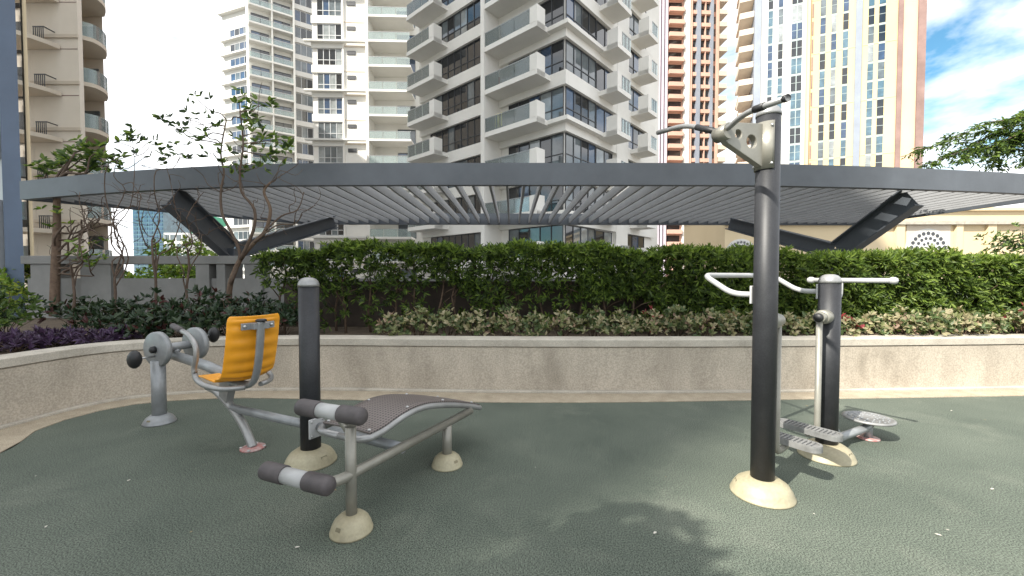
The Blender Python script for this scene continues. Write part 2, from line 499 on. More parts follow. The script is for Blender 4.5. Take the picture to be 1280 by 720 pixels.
# exposed aggregate strip between the rubber and the wall: runs under the rubber's edge and the wall's foot
m = MB()
N_ = 90
def resample(path, n):
    d = [0]
    for i in range(1, len(path)): d.append(d[-1] + (path[i] - path[i - 1]).length)
    out, j = [], 0
    for k in range(n):
        t = d[-1] * k / (n - 1)
        while j < len(d) - 2 and d[j + 1] < t: j += 1
        f = (t - d[j]) / max(d[j + 1] - d[j], 1e-6)
        out.append(path[j].lerp(path[j + 1], f))
    return out
ra, rb = resample(edge_path, N_), resample(wall_path, N_)
for i in range(N_):
    inw = (ra[i] - rb[i]).normalized()
    a, b = ra[i], rb[i] - inw * 0.15
    m.v += [(a.x, a.y, 0.0), (a.x, a.y, 0.008), (b.x, b.y, 0.008)]
for i in range(N_ - 1):
    m.quad([3 * i, 3 * i + 3, 3 * i + 4, 3 * i + 1]); m.quad([3 * i + 1, 3 * i + 4, 3 * i + 5, 3 * i + 2])
tag(part('aggregate_path', m, M['aggregate']), kind='structure')

pw = thing('planter_wall', (0, 5.2, 0), 'low curved tan concrete planter wall with a smooth coping around the rubber floor', 'wall')
part('wall', MB().sweep(wall_path, [(0, -0.05), (0, 0.56), (0.02, 0.563), (0.02, 0.575), (0.26, 0.575), (0.26, -0.05)]), M['concrete'], pw)
part('coping', MB().sweep(wall_path, [(-0.012, 0.577), (-0.012, 0.655), (-0.004, 0.664), (0.272, 0.664), (0.28, 0.655), (0.28, 0.577)]), M['coping'], pw)
part('wall_foot', MB().sweep(wall_path, [(-0.055, 0.0), (-0.055, 0.025), (-0.045, 0.032), (-0.003, 0.034), (-0.003, 0.0)]), M['coping'], pw)

# soil filling the planter
bp = []
for i in range(len(wall_path)):
    t = wall_path[min(i + 1, len(wall_path) - 1)] - wall_path[max(i - 1, 0)]
    nn = Vector((-t.y, t.x, 0)).normalized()
    bp.append(wall_path[i] + nn * 0.2)
m = MB().poly([(p.x, p.y, 0.57) for p in bp] + [(13, 8.9, 0.57), (-10.2, 8.9, 0.57), (-10.2, -4, 0.57)])
o = tag(part('planting_soil', m, M['soil'], fixn=False), kind='structure')
if o.data.polygons[0].normal.z < 0: o.data.flip_normals()

# terrace parapet behind the planting: top rail, piers and low wall
pr = thing('terrace_parapet', (-8.0, 8.9, 0), 'grey parapet wall with square piers and open slots under a flat top rail', 'wall')
PY0, PY1 = 8.75, 8.95
def sx(px, d): return (px - 640) / FPX * d
part('lower_wall', MB().box(sx(38, 8.8), 12.5, PY0, PY1, -0.05, 1.40), M['parapet'], pr)
part('top_rail', MB().box(sx(36, 8.8), sx(330, 8.8), PY0 - 0.09, PY1 + 0.12, 1.70, 1.87), M['parapet'], pr, bevel=0.01)
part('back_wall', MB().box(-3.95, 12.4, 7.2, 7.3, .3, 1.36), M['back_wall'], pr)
for a, b in ((39, 72), (101, 139), (245, 262), (271, 282), (306, 328)):
    part('pier', MB().box(sx(a, 8.7), sx(b, 8.7), PY0 - 0.06, PY1 + 0.05, 0.4, 1.698), M['parapet'], pr, bevel=0.008)

# ------------------------------------------------------------------ pergola
pg = thing('steel_pergola', (0, 10, 0), 'wide dark grey steel pergola with a curved front beam and pale parallel slats', 'pergola')
ZB, ZT = 3.0, 3.37
front = [G(px, py, ZB) for px, py in ((25, 249.5), (110, 242.5), (200, 237), (300, 233), (400, 231.3), (640, 231), (900, 231.3), (1040, 233.5), (1150, 236.5), (1280, 242))]
front.append(Vector((10.9, 8.25, ZB)))
fpath = catmull(front, 8)
prof = [(0, ZB), (0, ZT), (0.12, ZT), (0.12, ZB)]
part('front_beam', MB().sweep(fpath, prof), M['steel'], pg)
RL, RR = Vector((-6.3, 12.55, 0)), Vector((10.6, 12.75, 0))
FLc = fpath[0]
part('rear_beam', MB().beam((RL.x, RL.y, 3.165), (RR.x, RR.y, 3.165), 0.12, 0.33), M['steel'], pg)
part('end_beam', MB().beam((FLc.x + .05, FLc.y + .13, 3.165), (RL.x, RL.y - .06, 3.165), 0.10, 0.325), M['steel'], pg)
part('end_beam', MB().beam((10.85, 8.45, 3.165), (RR.x - 0.02, RR.y - .07, 3.165), 0.10, 0.325), M['steel'], pg)
def yfront(x):
    for i in range(len(fpath) - 1):
        a, b = fpath[i], fpath[i + 1]
        if a.x <= x <= b.x: return a.y + (b.y - a.y) * (x - a.x) / (b.x - a.x)
    return fpath[-1].y
def yrear(x):
    if x < RL.x: return FLc.y + (RL.y - FLc.y) * (x - FLc.x) / (RL.x - FLc.x)
    return RL.y + (RR.y - RL.y) * (x - RL.x) / (RR.x - RL.x)
unit_slat = None
x = -9.75
while x < 10.7:
    y0, y1 = yfront(x) + 0.125, yrear(x) - 0.07
    if y1 - y0 > 0.15:
        if unit_slat is None:
            unit_slat = part('slat', MB().box(-0.022, 0.022, 0, 1, -0.085, 0.085), M['slat'], pg, pivot=(0, 0, 0))
            s_ = unit_slat
        else:
            s_ = unit_slat.copy(); col.objects.link(s_); s_.parent = pg
        s_.location = Vector((x, y0, 3.12)) - WL[pg.name]
        s_.scale = (1, y1 - y0, 1)
    x += 0.302
def ibeam(a, b, wd, ht):                                # steel I section between two points
    m = MB()
    a, b = Vector(a), Vector(b)
    d = (b - a).normalized(); side = d.cross(Vector((0, 0, 1))).normalized(); u = side.cross(d)
    m.beam(a + u * (ht / 2 - .012), b + u * (ht / 2 - .012), wd, 0.024)
    m.beam(a - u * (ht / 2 - .012), b - u * (ht / 2 - .012), wd, 0.024)
    m.beam(a, b, 0.02, ht - 0.05)
    return m
for cx, cy, f1, f2 in ((sx(292, 9.15), 9.15, P(215, 243, 7.85), P(418, 276, 11.6)), (sx(1046, 9.15), 9.15, P(1140, 243, 7.9), P(912, 278, 11.9))):
    part('column', MB().box(cx - .12, cx + .12, cy - .14, cy + .14, -0.05, 2.05), M['steel'], pg, bevel=0.006)
    c = Vector((cx, cy, 2.0))
    f1.z = 2.93; f2.z = 2.95
    part('brace_arm', ibeam(c + (f1 - c) * 0.02 + Vector((0, 0, -.02)), f1, 0.26, 0.42), M['steel'], pg)
    part('brace_arm', ibeam(c + (f2 - c) * 0.03 + Vector((0, 0, -.02)), f2, 0.22, 0.34), M['steel'], pg)

# ------------------------------------------------------------------ left fitness station: seated cycle, post, sit-up bench
st = thing('fitness_station', (-1.57, 3.21, 0), 'outdoor gym with yellow pedal seat and brown sit-up board joined to a black post', 'gym equipment', 'outdoor gym equipment on the rubber floor')
def dome(c, R, h, rp, name='base_cover', parent=None, mt='cream', slots=True, sc_=(1, 1), rot=0.6):
    prof = [(R, 0.001), (R * 1.0, 0.010), (R * .965, 0.016), (R * .93, h * .35), (R * .80, h * .68), (R * .6, h * .90), (rp + .012, h), (rp - .005, h)]
    o = part(name, MB().lathe(prof, c, seg=32, scale=sc_), M[mt], parent)
    if slots:
        for a in (rot, rot + math.pi):
            d = Vector((math.cos(a), math.sin(a), 0)); t = Vector((-d.y, d.x, 0))
            p = Vector(c) + d * (R * .80) + Vector((0, 0, h * .55))
            u = (Vector((0, 0, 1)) * R * .35 - d * h * .28).normalized()
            mb = MB(); nrm = t.cross(u).normalized()
            if nrm.dot(d) < 0: nrm = -nrm
            q = []
            for e in (-.02, .007):
                for ss, uu in ((-1, -1), (1, -1), (1, 1), (-1, 1)):
                    q.append(p + t * (ss * R * .13) + u * (uu * h * .10) + nrm * e)
            mb.hexa(q)
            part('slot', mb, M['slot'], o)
    return o
def post(c, r, h, parent, name='post', mt='black', capm='silver'):
    o = part(name, MB().tube([(c[0], c[1], 0.01), (c[0], c[1], h - r * .75)], r, 28), M[mt], parent)
    part('post_cap', MB().lathe([(r + .003, h - r * .95), (r + .003, h - r * .72), (r * .93, h - r * .40), (r * .72, h - r * .16), (r * .4, h - r * .03), (0.0005, h)], (c[0], c[1], 0), seg=28), M[capm], o)
    return o
def bolts(pts, r, axis, parent, mt='bolt'):
    for p in pts:
        part('bolt', MB().lathe([(r, 0), (r, .004), (r * .6, .008), (0.0005, .009)], p, axis, 8), M[mt], parent)

PB = Vector((-1.57, 3.21, 0))
bpst = post(PB, 0.074, 1.44, st, 'support_post')
dome(PB, 0.19, 0.115, 0.074, parent=bpst, rot=-0.5)

# -- sit-up bench
BO, BE, BL = Vector((-0.914, 2.33, 0)), Vector((0.453, 0.891, 0)).normalized(), Vector((-0.891, 0.453, 0)).normalized()
def B(s, l, z): return BO + BE * s + BL * l + Vector((0, 0, z))
fr = MB()
fr.tube([B(0, 0, 0.05), B(0, 0, 0.60)], 0.031, 18)
fr.tube(fillet([B(1.25, 0.0, 0.325), B(0.03, 0, 0.325), B(-.07, 0, 0.325), B(-.15, .04, 0.325), B(-.15, .2, .325)], .08), 0.030, 18)
fr.tube([B(0.92, 0, 0.04), B(0.92, 0, 0.31)], 0.036, 18)
fr.tube([B(0, 0, .56), B(0.01, .09, 0.63), B(0.01, .16, .66)], 0.024, 12)
bench = part('bench_frame', fr, M['champ'], st)
dome(B(0, 0, 0), 0.118, 0.10, 0.033, parent=bench, rot=4.3)
dome(B(.92, 0, 0), 0.118, 0.095, 0.036, parent=bench, rot=5.6)
lt = MB().tube([PB + Vector((.07, -.02, .285)), B(0.43, 0, .315)], 0.034, 16)
part('link_tube', lt, M['greysteel'], st)
dd = (B(.43, 0, 0) - PB).normalized()
pl = MB().beam(PB + dd * .068 + Vector((0, 0, .285)), PB + dd * .086 + Vector((0, 0, .285)), .13, .15)
plate = part('mounting_plate', pl, M['lightgrey'], st, bevel=.006)
sdv = Vector((-dd.y, dd.x, 0))
bolts([PB + dd * .086 + sdv * (a * .048) + Vector((0, 0, .285 + b * .055)) for a in (-1, 1) for b in (-1, 1)], .009, dd, plate)
def roller(c0, c1, r, parent):
    c0, c1 = Vector(c0), Vector(c1)
    d = (c1 - c0); n = d.normalized(); Ln = d.length
    core = part('roller_sleeve', MB().tube([c0 + n * Ln * .30, c1 - n * Ln * .30], r * .86, 20), M['lightgrey'], parent)
    for a, s_ in ((c0, 1), (c1, -1)):
        k = n * s_
        part('foam_grip', MB().lathe([(0.001, 0), (r * .75, .004), (r * .95, .016), (r, .03), (r, Ln * .33), (r * .93, Ln * .34)], a, k, 20), M['foam'], core)
    return core
RV = Vector((-0.925, 0.38, 0)).normalized()
lo = B(-.15, 0.0, .325)
roller(lo - RV * .02, lo + RV * .50, .052, bench)
up = B(0.0, 0.0, .665)
roller(up - RV * .10, up + RV * .40, .050, bench)
prof_s = [(.16, .475), (.28, .482), (.42, .510), (.56, .522), (.70, .512), (.85, .480), (1.0, .440), (1.15, .395), (1.3, .345), (1.42, .300)]
edge_near = catmull([B(s, .015, z) for s, z in prof_s], 4)
edge_far = catmull([B(s, .43, z) for s, z in prof_s], 4)
loop = fillet([B(.10, .21, .474)] + [B(.10, .06, .474)] + edge_near + [B(1.475, .05, .280), B(1.475, .21, .280)], .04, 3)
loop2 = fillet([B(.10, .21, .474)] + [B(.10, .385, .474)] + edge_far + [B(1.475, .395, .280), B(1.475, .21, .280)], .04, 3)
rim = part('board_frame', MB().tube(loop, .0215, 12).tube(loop2, .0215, 12), M['silver'], bench)
bd = MB()
for i in range(len(edge_near)):
    for k in range(9):
        l = k / 8
        p = edge_near[i].lerp(edge_far[i], l)
        bd.v.append((p.x, p.y, p.z + .026 + .006 * math.sin(l * math.pi)))
for i in range(len(edge_near) - 1):
    for k in range(8):
        bd.quad([i * 9 + k, i * 9 + k + 1, i * 9 + 9 + k + 1, i * 9 + 9 + k], 0, True)
mb_ = mat('board_plastic', (0.105, 0.088, 0.082), 0.5, scale=8, var=0.15)
t = mb_.node_tree                                        # rows of small pressed holes
vo = t.nodes.new('ShaderNodeTexVoronoi'); vo.inputs['Scale'].default_value = 42; vo.inputs['Randomness'].default_value = 0.0
mpn = t.nodes.new('ShaderNodeMapping'); mpn.inputs['Rotation'].default_value = (0, 0, -math.atan2(BE.y, BE.x))
g_ = t.nodes.new('ShaderNodeNewGeometry'); mr_ = t.nodes.new('ShaderNodeMapRange')
mr_.inputs['From Min'].default_value = .22; mr_.inputs['From Max'].default_value = .34
cx_ = t.nodes.new('ShaderNodeMixRGB'); cx_.inputs[1].default_value = (.02, .017, .016, 1); cx_.inputs[2].default_value = (.15, .125, .115, 1)
fl_ = t.nodes.new('ShaderNodeVectorMath'); fl_.operation = 'MULTIPLY'; fl_.inputs[1].default_value = (1, 1, 0)
t.links.new(g_.outputs['Position'], mpn.inputs['Vector']); t.links.new(mpn.outputs['Vector'], fl_.inputs[0]); t.links.new(fl_.outputs[0], vo.inputs['Vector'])
t.links.new(vo.outputs['Distance'], mr_.inputs['Value']); t.links.new(mr_.outputs['Result'], cx_.inputs[0]); t.links.new(cx_.outputs[0], t.nodes['Principled BSDF'].inputs['Base Color'])
board = part('back_board', bd, mb_, bench, solid=.012)
bolts([edge_near[int(q * (len(edge_near) - 1))].lerp(edge_far[int(q * (len(edge_near) - 1))], l) + Vector((0, 0, .034)) for q in (.03, .33, .63, .93) for l in (.07, .93)], .011, (0, 0, 1), bench, 'lightgrey')

# -- seated cycle
SO, ST, SW = Vector((-2.18, 3.46, 0)), Vector((-0.847, 0.531, 0)).normalized(), Vector((0.531, 0.847, 0)).normalized()
def S(s, l, z): return SO + ST * s + SW * l + Vector((0, 0, z))
cf = MB()
cf.tube(catmull([S(.80, 0, .41), S(.62, 0, .388), S(.364, 0, .295), S(.18, 0, .19), S(.07, 0, .09), S(.0, 0, .005)], 5), .034, 16)
cyc = part('cycle_frame', cf, M['silver'], st)
part('main_tube', MB().tube([S(1.55, -.02, .64), S(.80, 0, .605), S(.30, 0, .555)], .046, 16), M['greysteel'], cyc)
gs = MB().hexa([S(.52, -.03, .36), S(.52, .03, .36), S(.40, .03, .31), S(.40, -.03, .31), S(.50, -.03, .56), S(.50, .03, .56), S(.30, .03, .55), S(.30, -.03, .55)])
part('gusset', gs, M['silver'], cyc)
part('link_tube', MB().tube([S(.345, 0, .285), PB + Vector((-.06, .03, .285))], .035, 16), M['greysteel'], st)
fp = MB().lathe([(.095, .0015), (.095, .012), (.088, .016), (.04, .018)], S(0, 0, 0), seg=20)
foot = part('foot_plate', fp, M['redpaint'], cyc)
bolts([S(a * .062, b * .062, .014) for a in (-1, 1) for b in (-1, 1)], .014, (0, 0, 1), foot)
# shell seat with shallow ribs
ss = [(.54, .560), (.50, .575), (.44, .582), (.34, .578), (.24, .572), (.15, .572), (.08, .588), (.03, .625), (.00, .68), (-.025, .76), (-.05, .85), (-.07, .94), (-.085, 1.03), (-.095, 1.09), (-.10, 1.125)]
cv = catmull([Vector((a, b, 0)) for a, b in ss], 5)
sm_ = MB(); nw = 15
for i, p in enumerate(cv):
    u = i / (len(cv) - 1)
    hw = .205 - (.03 if u < .04 else 0) - (.02 * max(0, (u - .9) / .1) ** 2)
    tn = (cv[min(i + 1, len(cv) - 1)] - cv[max(i - 1, 0)]).normalized()
    for k in range(nw):
        l = -1 + 2 * k / (nw - 1)
        rib = .007 * math.sin(i * 1.05) * (1 - abs(l) ** 4) if .12 < u < .95 else 0
        wing = .035 * l * l * (1 if u > .35 else .4)
        q = S(p.x + (wing + rib) * (-tn.y) * -1, l * hw, p.y + (wing + rib) * (tn.x) * (-1))
        sm_.v.append(tuple(q))
for i in range(len(cv) - 1):
    for k in range(nw - 1):
        sm_.quad([i * nw + k, i * nw + k + 1, (i + 1) * nw + k + 1, (i + 1) * nw + k], 0, True)
seat = part('seat', sm_, M['yellow'], st, solid=.014, bevel=.003)
back_tube = catmull([S(-.165, 0, 1.085), S(-.15, 0, .95), S(-.125, 0, .80), S(-.085, 0, .66), S(-.02, 0, .565), S(.10, 0, .525), S(.34, 0, .52)], 5)
bt = part('back_support', MB().tube(back_tube, .040, 16, flat=.62), M['greysteel'], st)
part('support_cap', MB().lathe([(.042, 0), (.042, .012), (.03, .02), (.001, .022)], S(-.168, 0, 1.082), (0, 0, 1), 16), M['blackrub'], bt)
cp = MB().beam(S(-.118, -.13, 1.045), S(-.118, .13, 1.045), .012, .055)
cp.beam(S(-.15, -.06, 1.045), S(-.15, .06, 1.045), .055, .05)
brk = part('seat_bracket', cp, M['greysteel'], st, bevel=.003)
bolts([S(-.126, a, 1.045) for a in (-.105, .105)], .014, -ST, brk)
for sg in (-1, 1):
    l = sg * .265
    pth = fillet([S(-.02, sg * .06, .535), S(.06, sg * .2, .535), S(.22, l, .56), S(.36, l, .60), S(.385, l, .68), S(.33, l, .78), S(.34, l, .88), S(.46, l, .955), S(.78, l, 1.01)], .10, 4)
    arm = part('armrest', MB().tube(pth, .021, 14), M['silver'], st)
    part('hand_grip', MB().tube([S(.60, l, .979), S(.785, l, 1.011)], .0255, 14), M['foam'], arm)
# crank unit
D1 = Vector((-3.49, 4.08, .73)); AX = Vector((.29, .957, 0)).normalized(); D2 = D1 + AX * .365
ped = part('pedal_column', MB().tube([(D1.x, D1.y, .01), (D1.x, D1.y, .62)], .060, 20), M['greysteel'], st)
dome((D1.x, D1.y, 0), .135, .085, .060, parent=ped, mt='greysteel', rot=4.6)
for c, sg in ((D1, -1), (D2, 1)):
    dk = part('crank_disc', MB().lathe([(.02, -.028), (.160, -.028), (.172, -.02), (.172, .02), (.160, .028), (.02, .028)], c, AX, 36), M['greysteel'], ped)
    part('hub_cap', MB().lathe([(.034, 0), (.034, .03), (.022, .04), (.001, .042)], c + AX * (sg * .027), AX * sg, 16), M['blackrub'], dk)
    off = Vector((0, 0, -.075 * -sg)) * 1.0 + ST * (-.0)
    pc = c + AX * (sg * .20) + Vector((0, 0, .065 * sg))
    part('crank_rod', MB().tube([c + AX * (sg * .02) + Vector((0, 0, .065 * sg)), pc], .010, 10), M['bolt'], dk)
    pm = MB().lathe([(.001, -.06), (.05, -.058), (.082, -.03), (.088, 0), (.082, .03), (.05, .058), (.001, .06)], pc, ST * .8 + Vector((0, 0, .25)), 14, scale=(.62, 1.0))
    part('pedal', pm, M['blackrub'], dk)
part('crank_axle', MB().tube([D1, D2], .042, 16), M['greysteel'], ped)
part('axle_strut', MB().tube([S(1.50, -.03, .66), (D1 + D2) / 2 + Vector((0, 0, -.02))], .04, 14), M['greysteel'], ped)

# ------------------------------------------------------------------ right fitness station: pull-up bar, air walker, waist twister
PU, PA = Vector((1.665, 2.73, 0)), Vector((2.53, 3.31, 0))
U = (PA - PU).normalized(); Nn = Vector((-U.y, U.x, 0))
s2 = thing('fitness_station', (1.665, 2.73, 0), 'outdoor gym with tall black pull-up pole, swinging foot pedals and a twister disc', 'gym equipment', 'outdoor gym equipment on the rubber floor')
pole = post(PU, .0715, 2.55, s2, 'pull_up_pole')
dome(PU, .192, .115, .0715, parent=pole, rot=-0.35)
# arm with two round holes
AD = Vector((-.945, -.327, 0)).normalized(); AN = Vector((-AD.y, AD.x, 0))
outer = [(.066, 2.145), (.066, 2.425), (.36, 2.40), (.395, 2.375), (.395, 2.30), (.36, 2.27)]
bm = bmesh.new()
def loopv(pts):
    vs = [bm.verts.new(PU + AD * a + Vector((0, 0, z)) + AN * .022 - WL[s2.name]) for a, z in pts]
    return [bm.edges.new((vs[i], vs[(i + 1) % len(vs)])) for i in range(len(vs))]
ed = loopv(outer)
for ca, cz, rr in ((.165, 2.30, .042), (.275, 2.335, .028)):
    ed += loopv([(ca + rr * math.cos(2 * math.pi * k / 20), cz + rr * math.sin(2 * math.pi * k / 20)) for k in range(20)])
r_ = bmesh.ops.triangle_fill(bm, edges=ed, use_beauty=True)
fcs = [f for f in bm.faces]
ex = bmesh.ops.extrude_face_region(bm, geom=fcs)
for v in [e for e in ex['geom'] if isinstance(e, bmesh.types.BMVert)]: v.co -= AN * .044
bmesh.ops.recalc_face_normals(bm, faces=bm.faces)
me = bpy.data.meshes.new('bar_bracket'); bm.to_mesh(me); bm.free(); me.materials.append(M['champ'])
arm = bpy.data.objects.new('bar_bracket', me); link(arm, WL[s2.name], s2)
md = arm.modifiers.new('bevel', 'BEVEL'); md.width = .004; md.segments = 2; md.limit_method = 'ANGLE'
# curved clamp plate on the pole
cpl = MB(); base = 0
a0 = math.atan2(AD.y, AD.x)
for r0 in (.0725, .0795):
    for zz in (2.135, 2.435):
        for k in range(13):
            a = a0 - 1.15 + 2.3 * k / 12
            cpl.v.append((PU.x + r0 * math.cos(a), PU.y + r0 * math.sin(a), zz))
for k in range(12):
    cpl.quad([26 + k, 27 + k, 40 + k, 39 + k], 0, True)
    cpl.quad([k, k + 1, 27 + k, 26 + k]); cpl.quad([13 + k, 14 + k, 40 + k, 39 + k])
cpl.quad([0, 13, 39, 26]); cpl.quad([12, 25, 51, 38])
cl = part('clamp_plate', cpl, M['champ'], s2)
bolts([Vector((PU.x + .079 * math.cos(a0 + q), PU.y + .079 * math.sin(a0 + q), z)) for q in (-.95, .95) for z in (2.165, 2.405)], .011, AD, cl)
tip = PU + AD * .375 + Vector((0, 0, 2.335))
BD = Vector((.30, -.954, 0)).normalized()
part('bar_socket', MB().lathe([(.047, -.05), (.047, .05)], tip, BD, 20), M['champ'], arm)
bar = part('pull_up_bar', MB().tube(fillet([P(822, 166, 3.12), P(858, 156, 2.87), tip, P(929, 142, 2.40), P(985, 122, 2.10)], .10, 6), .0165, 14), M['silver'], s2)
part('hand_grip', MB().tube([P(985, 122, 2.10), P(985, 122, 2.10).lerp(P(929, 142, 2.40), .08)], .0185, 14), M['blackrub'], bar)
part('hand_grip', MB().tube([P(858, 156, 2.87).lerp(tip, .3), P(858, 156, 2.87).lerp(tip, .92)], .020, 14), M['blackrub'], bar)
part('hand_grip', MB().tube([P(985, 122, 2.10).lerp(P(929, 142, 2.40), .48), P(985, 122, 2.10).lerp(P(929, 142, 2.40), .72)], .020, 14), M['blackrub'], bar)

# air walker post and handles
ap = post(PA, .0745, 1.465, s2, 'walker_post')
dome(PA, .195, .115, .0745, parent=ap, rot=-1.0)
Z3 = Vector((0, 0, 1))
hp = fillet([PU + Nn * .07 + Z3 * 1.325, PU + Nn * .22 + Z3 * 1.325, PU + Nn * .43 + Z3 * 1.455, PA + Nn * .43 - U * .0 + Z3 * 1.455, PA + Nn * .22 + Z3 * 1.325, PA + Nn * .07 + Z3 * 1.325], .07, 5)
hb = part('walker_handlebar', MB().tube(hp, .0195, 14), M['lightgrey'], s2)
for c in (PU, PA):
    part('mounting_plate', MB().beam(c + Nn * .064 + Z3 * 1.325, c + Nn * .078 + Z3 * 1.325, .10, .12), M['lightgrey'], hb, bevel=.004)
for c, sg, zh in ((PU, 1, 1.15), (PA, -1, 1.13)):
    k = U * sg
    hub = part('swing_hub', MB().lathe([(.052, .05), (.056, .07), (.056, .13), (.05, .145), (.03, .15), (.001, .151)], c + Z3 * zh, k, 20), M['champ'], s2)
    part('hub_cap', MB().lathe([(.034, .195), (.034, .212), (.022, .224), (.001, .226)], c + Z3 * zh, k, 16), M['blackrub'], hub)
    hc = c + k * .185 + Z3 * zh
    part('pivot_eye', MB().lathe([(.04, -.035), (.043, -.02), (.043, .02), (.04, .035)], hc - k * .02, k, 18), M['champ'], hub)
    sa = fillet([hc, c + k * .185 + Z3 * .24, c + k * .26 + Z3 * .235, c + k * .36 + Z3 * .26], .07, 5)
    sw = part('swing_arm', MB().tube(sa, .0215, 14), M['champ'], s2)
    pcn = c + k * .345 + Z3 * .29
    # elongated foot plate with raised treads
    fpm = MB(); ring = []
    for a in range(24):
        an = 2 * math.pi * a / 24
        ex_ = (.15 if math.cos(an) > 0 else -.15)
        ring.append((ex_ + .065 * math.cos(an), .065 * math.sin(an)))
    for z0 in (-.022, .010):
        for e, ff in ring: fpm.v.append(tuple(pcn + Nn * e + k * ff + Z3 * z0))
    for z0, rr in ((.020, .99), (.020, .86), (.012, .84)):
        for e, ff in ring: fpm.v.append(tuple(pcn + Nn * (e * (.4 + .6 * rr)) + k * ff * rr + Z3 * z0))
    for r0 in range(4):
        for a in range(24):
            b2 = (a + 1) % 24
            fpm.quad([r0 * 24 + a, r0 * 24 + b2, r0 * 24 + 24 + b2, r0 * 24 + 24 + a])
    fpm.quad([a for a in range(24)][::-1]); fpm.quad([96 + a for a in range(24)])
    for q in range(-6, 7):
        fpm.fbox(lambda s_, o_, z_: tuple(pcn + Nn * s_ + k * o_ + Z3 * z_), q * .026 - .006, q * .026 + .006, -.046, .046, .010, .022)
    part('foot_pedal', fpm, M['alu'], sw)
# waist twister: T handle and turning disc
tc_ = PA + U * .215 + Z3 * 1.415
tw = part('twister_handle', MB().tube([tc_ + Nn * .21, tc_ - Nn * .33], .019, 14).tube(fillet([PA + U * .06 + Z3 * 1.27, PA + U * .215 + Z3 * 1.27, tc_], .06, 5), .0185, 14), M['lightgrey'], s2)
for e in (.21, -.33):
    part('handle_knob', MB().lathe([(.001, -.032), (.018, -.026), (.027, -.010), (.027, .010), (.018, .026), (.001, .032)], tc_ + Nn * e, Nn, 14), M['lightgrey'], tw)
TD = G(1085, 548)
dsk = part('twister_disc', MB().lathe([(.03, .10), (.06, .165), (.185, .172), (.19, .180), (.186, .190), (.17, .195), (.165, .189), (.001, .190)], TD, seg=32), M['alu'], s2)
for rr, nn_ in ((.14, 18), (.10, 13), (.06, 8)):
    for q in range(nn_):
        a = 2 * math.pi * q / nn_
        part('tread_stud', MB().lathe([(.011, 0), (.009, .005), (.001, .006)], TD + Vector((rr * math.cos(a), rr * math.sin(a), .189)), seg=6), M['greysteel'], dsk)
part('disc_column', MB().tube([TD + Z3 * .005, TD + Z3 * .15], .032, 14), M['greysteel'], dsk)
part('foot_plate', MB().lathe([(.085, .0015), (.085, .010), (.04, .014)], TD, seg=18), M['redpaint'], dsk)
part('link_tube', MB().tube(catmull([PA + U * .05 + Z3 * .20, PA + U * .14 + Z3 * .19, PA + U * .26 + Z3 * .10, PA + U * .40 + Z3 * .085, TD - U * .10 + Z3 * .11, TD + Z3 * .12], 5), .033, 14), M['greysteel'], s2)
# ------------------------------------------------------------------ buildings
def setmat(o, m):
    o.material_slots[0].link = 'OBJECT'; o.material_slots[0].material = m
def glassy(weights):
    ks = list(weights); return M[rng.choices(ks, [weights[k] for k in ks])[0]]

def window(F, s0, s1, z0, z1, n, parent, o=0.0, transom=None, fm='frame', bar=.06, dep=.09):
    """a framed window on a facade with one pane object for each light"""
    m = MB()
    m.fbox(F, s0, s1, o, o + dep, z0, z0 + bar); m.fbox(F, s0, s1, o, o + dep, z1 - bar, z1)
    for i in range(n + 1):
        c = s0 + (s1 - s0) * i / n
        a, b = max(s0, c - bar / 2), min(s1, c + bar / 2)
        m.fbox(F, a, b, o, o + dep - .004, z0 + bar, z1 - bar)
    if transom: m.fbox(F, s0 + bar, s1 - bar, o + .01, o + dep - .012, z0 + transom, z0 + transom + bar)
    w_ = part('window', m, M[fm], parent)
    for i in range(n):
        a = s0 + (s1 - s0) * i / n; b = s0 + (s1 - s0) * (i + 1) / n
        part('pane', MB().fbox(F, a + bar / 2, b - bar / 2, o + .003, o + .035, z0 + bar, z1 - bar), M['glass_a'], w_)
    return w_

# -- white apartment block with its glazed corner towards the playground
K = (3.75, 30.0)
FL_ = facade(K[0], K[1], -.746, .666, -1)
FR_ = facade(K[0], K[1], .666, .746, 1)
wb = thing('apartment_building', (K[0], K[1], -0.05), 'white apartment block with a dark glazed corner and boxy balconies behind the pergola', 'building')
ZF, FH, NF = 2.9, 3.27, 10
ztop = ZF + FH * NF + 1
c0, c1, c2, c3 = FL_(0, 0, 0), FL_(16.9, 0, 0), FL_(16.9, -16.5, 0), FR_(16.5, 0, 0)
mb = MB().hexa([(p[0], p[1], z) for z in (-.05, ztop) for p in (c0, c3, c2, c1)])
part('wall', mb, M['white_wall'], wb)
part('pilaster', MB().fbox(FL_, 6.2, 6.58, 0.004, 1.95, -.05, ztop), M['white_wall'], wb)
part('pilaster', MB().fbox(FR_, 7.2, 9.3, 0.004, .32, -.05, ztop), M['white_wall'], wb)
GW = {'glass_a': 5, 'glass_b': 3, 'glass_c': 1.2, 'glass_d': .8}
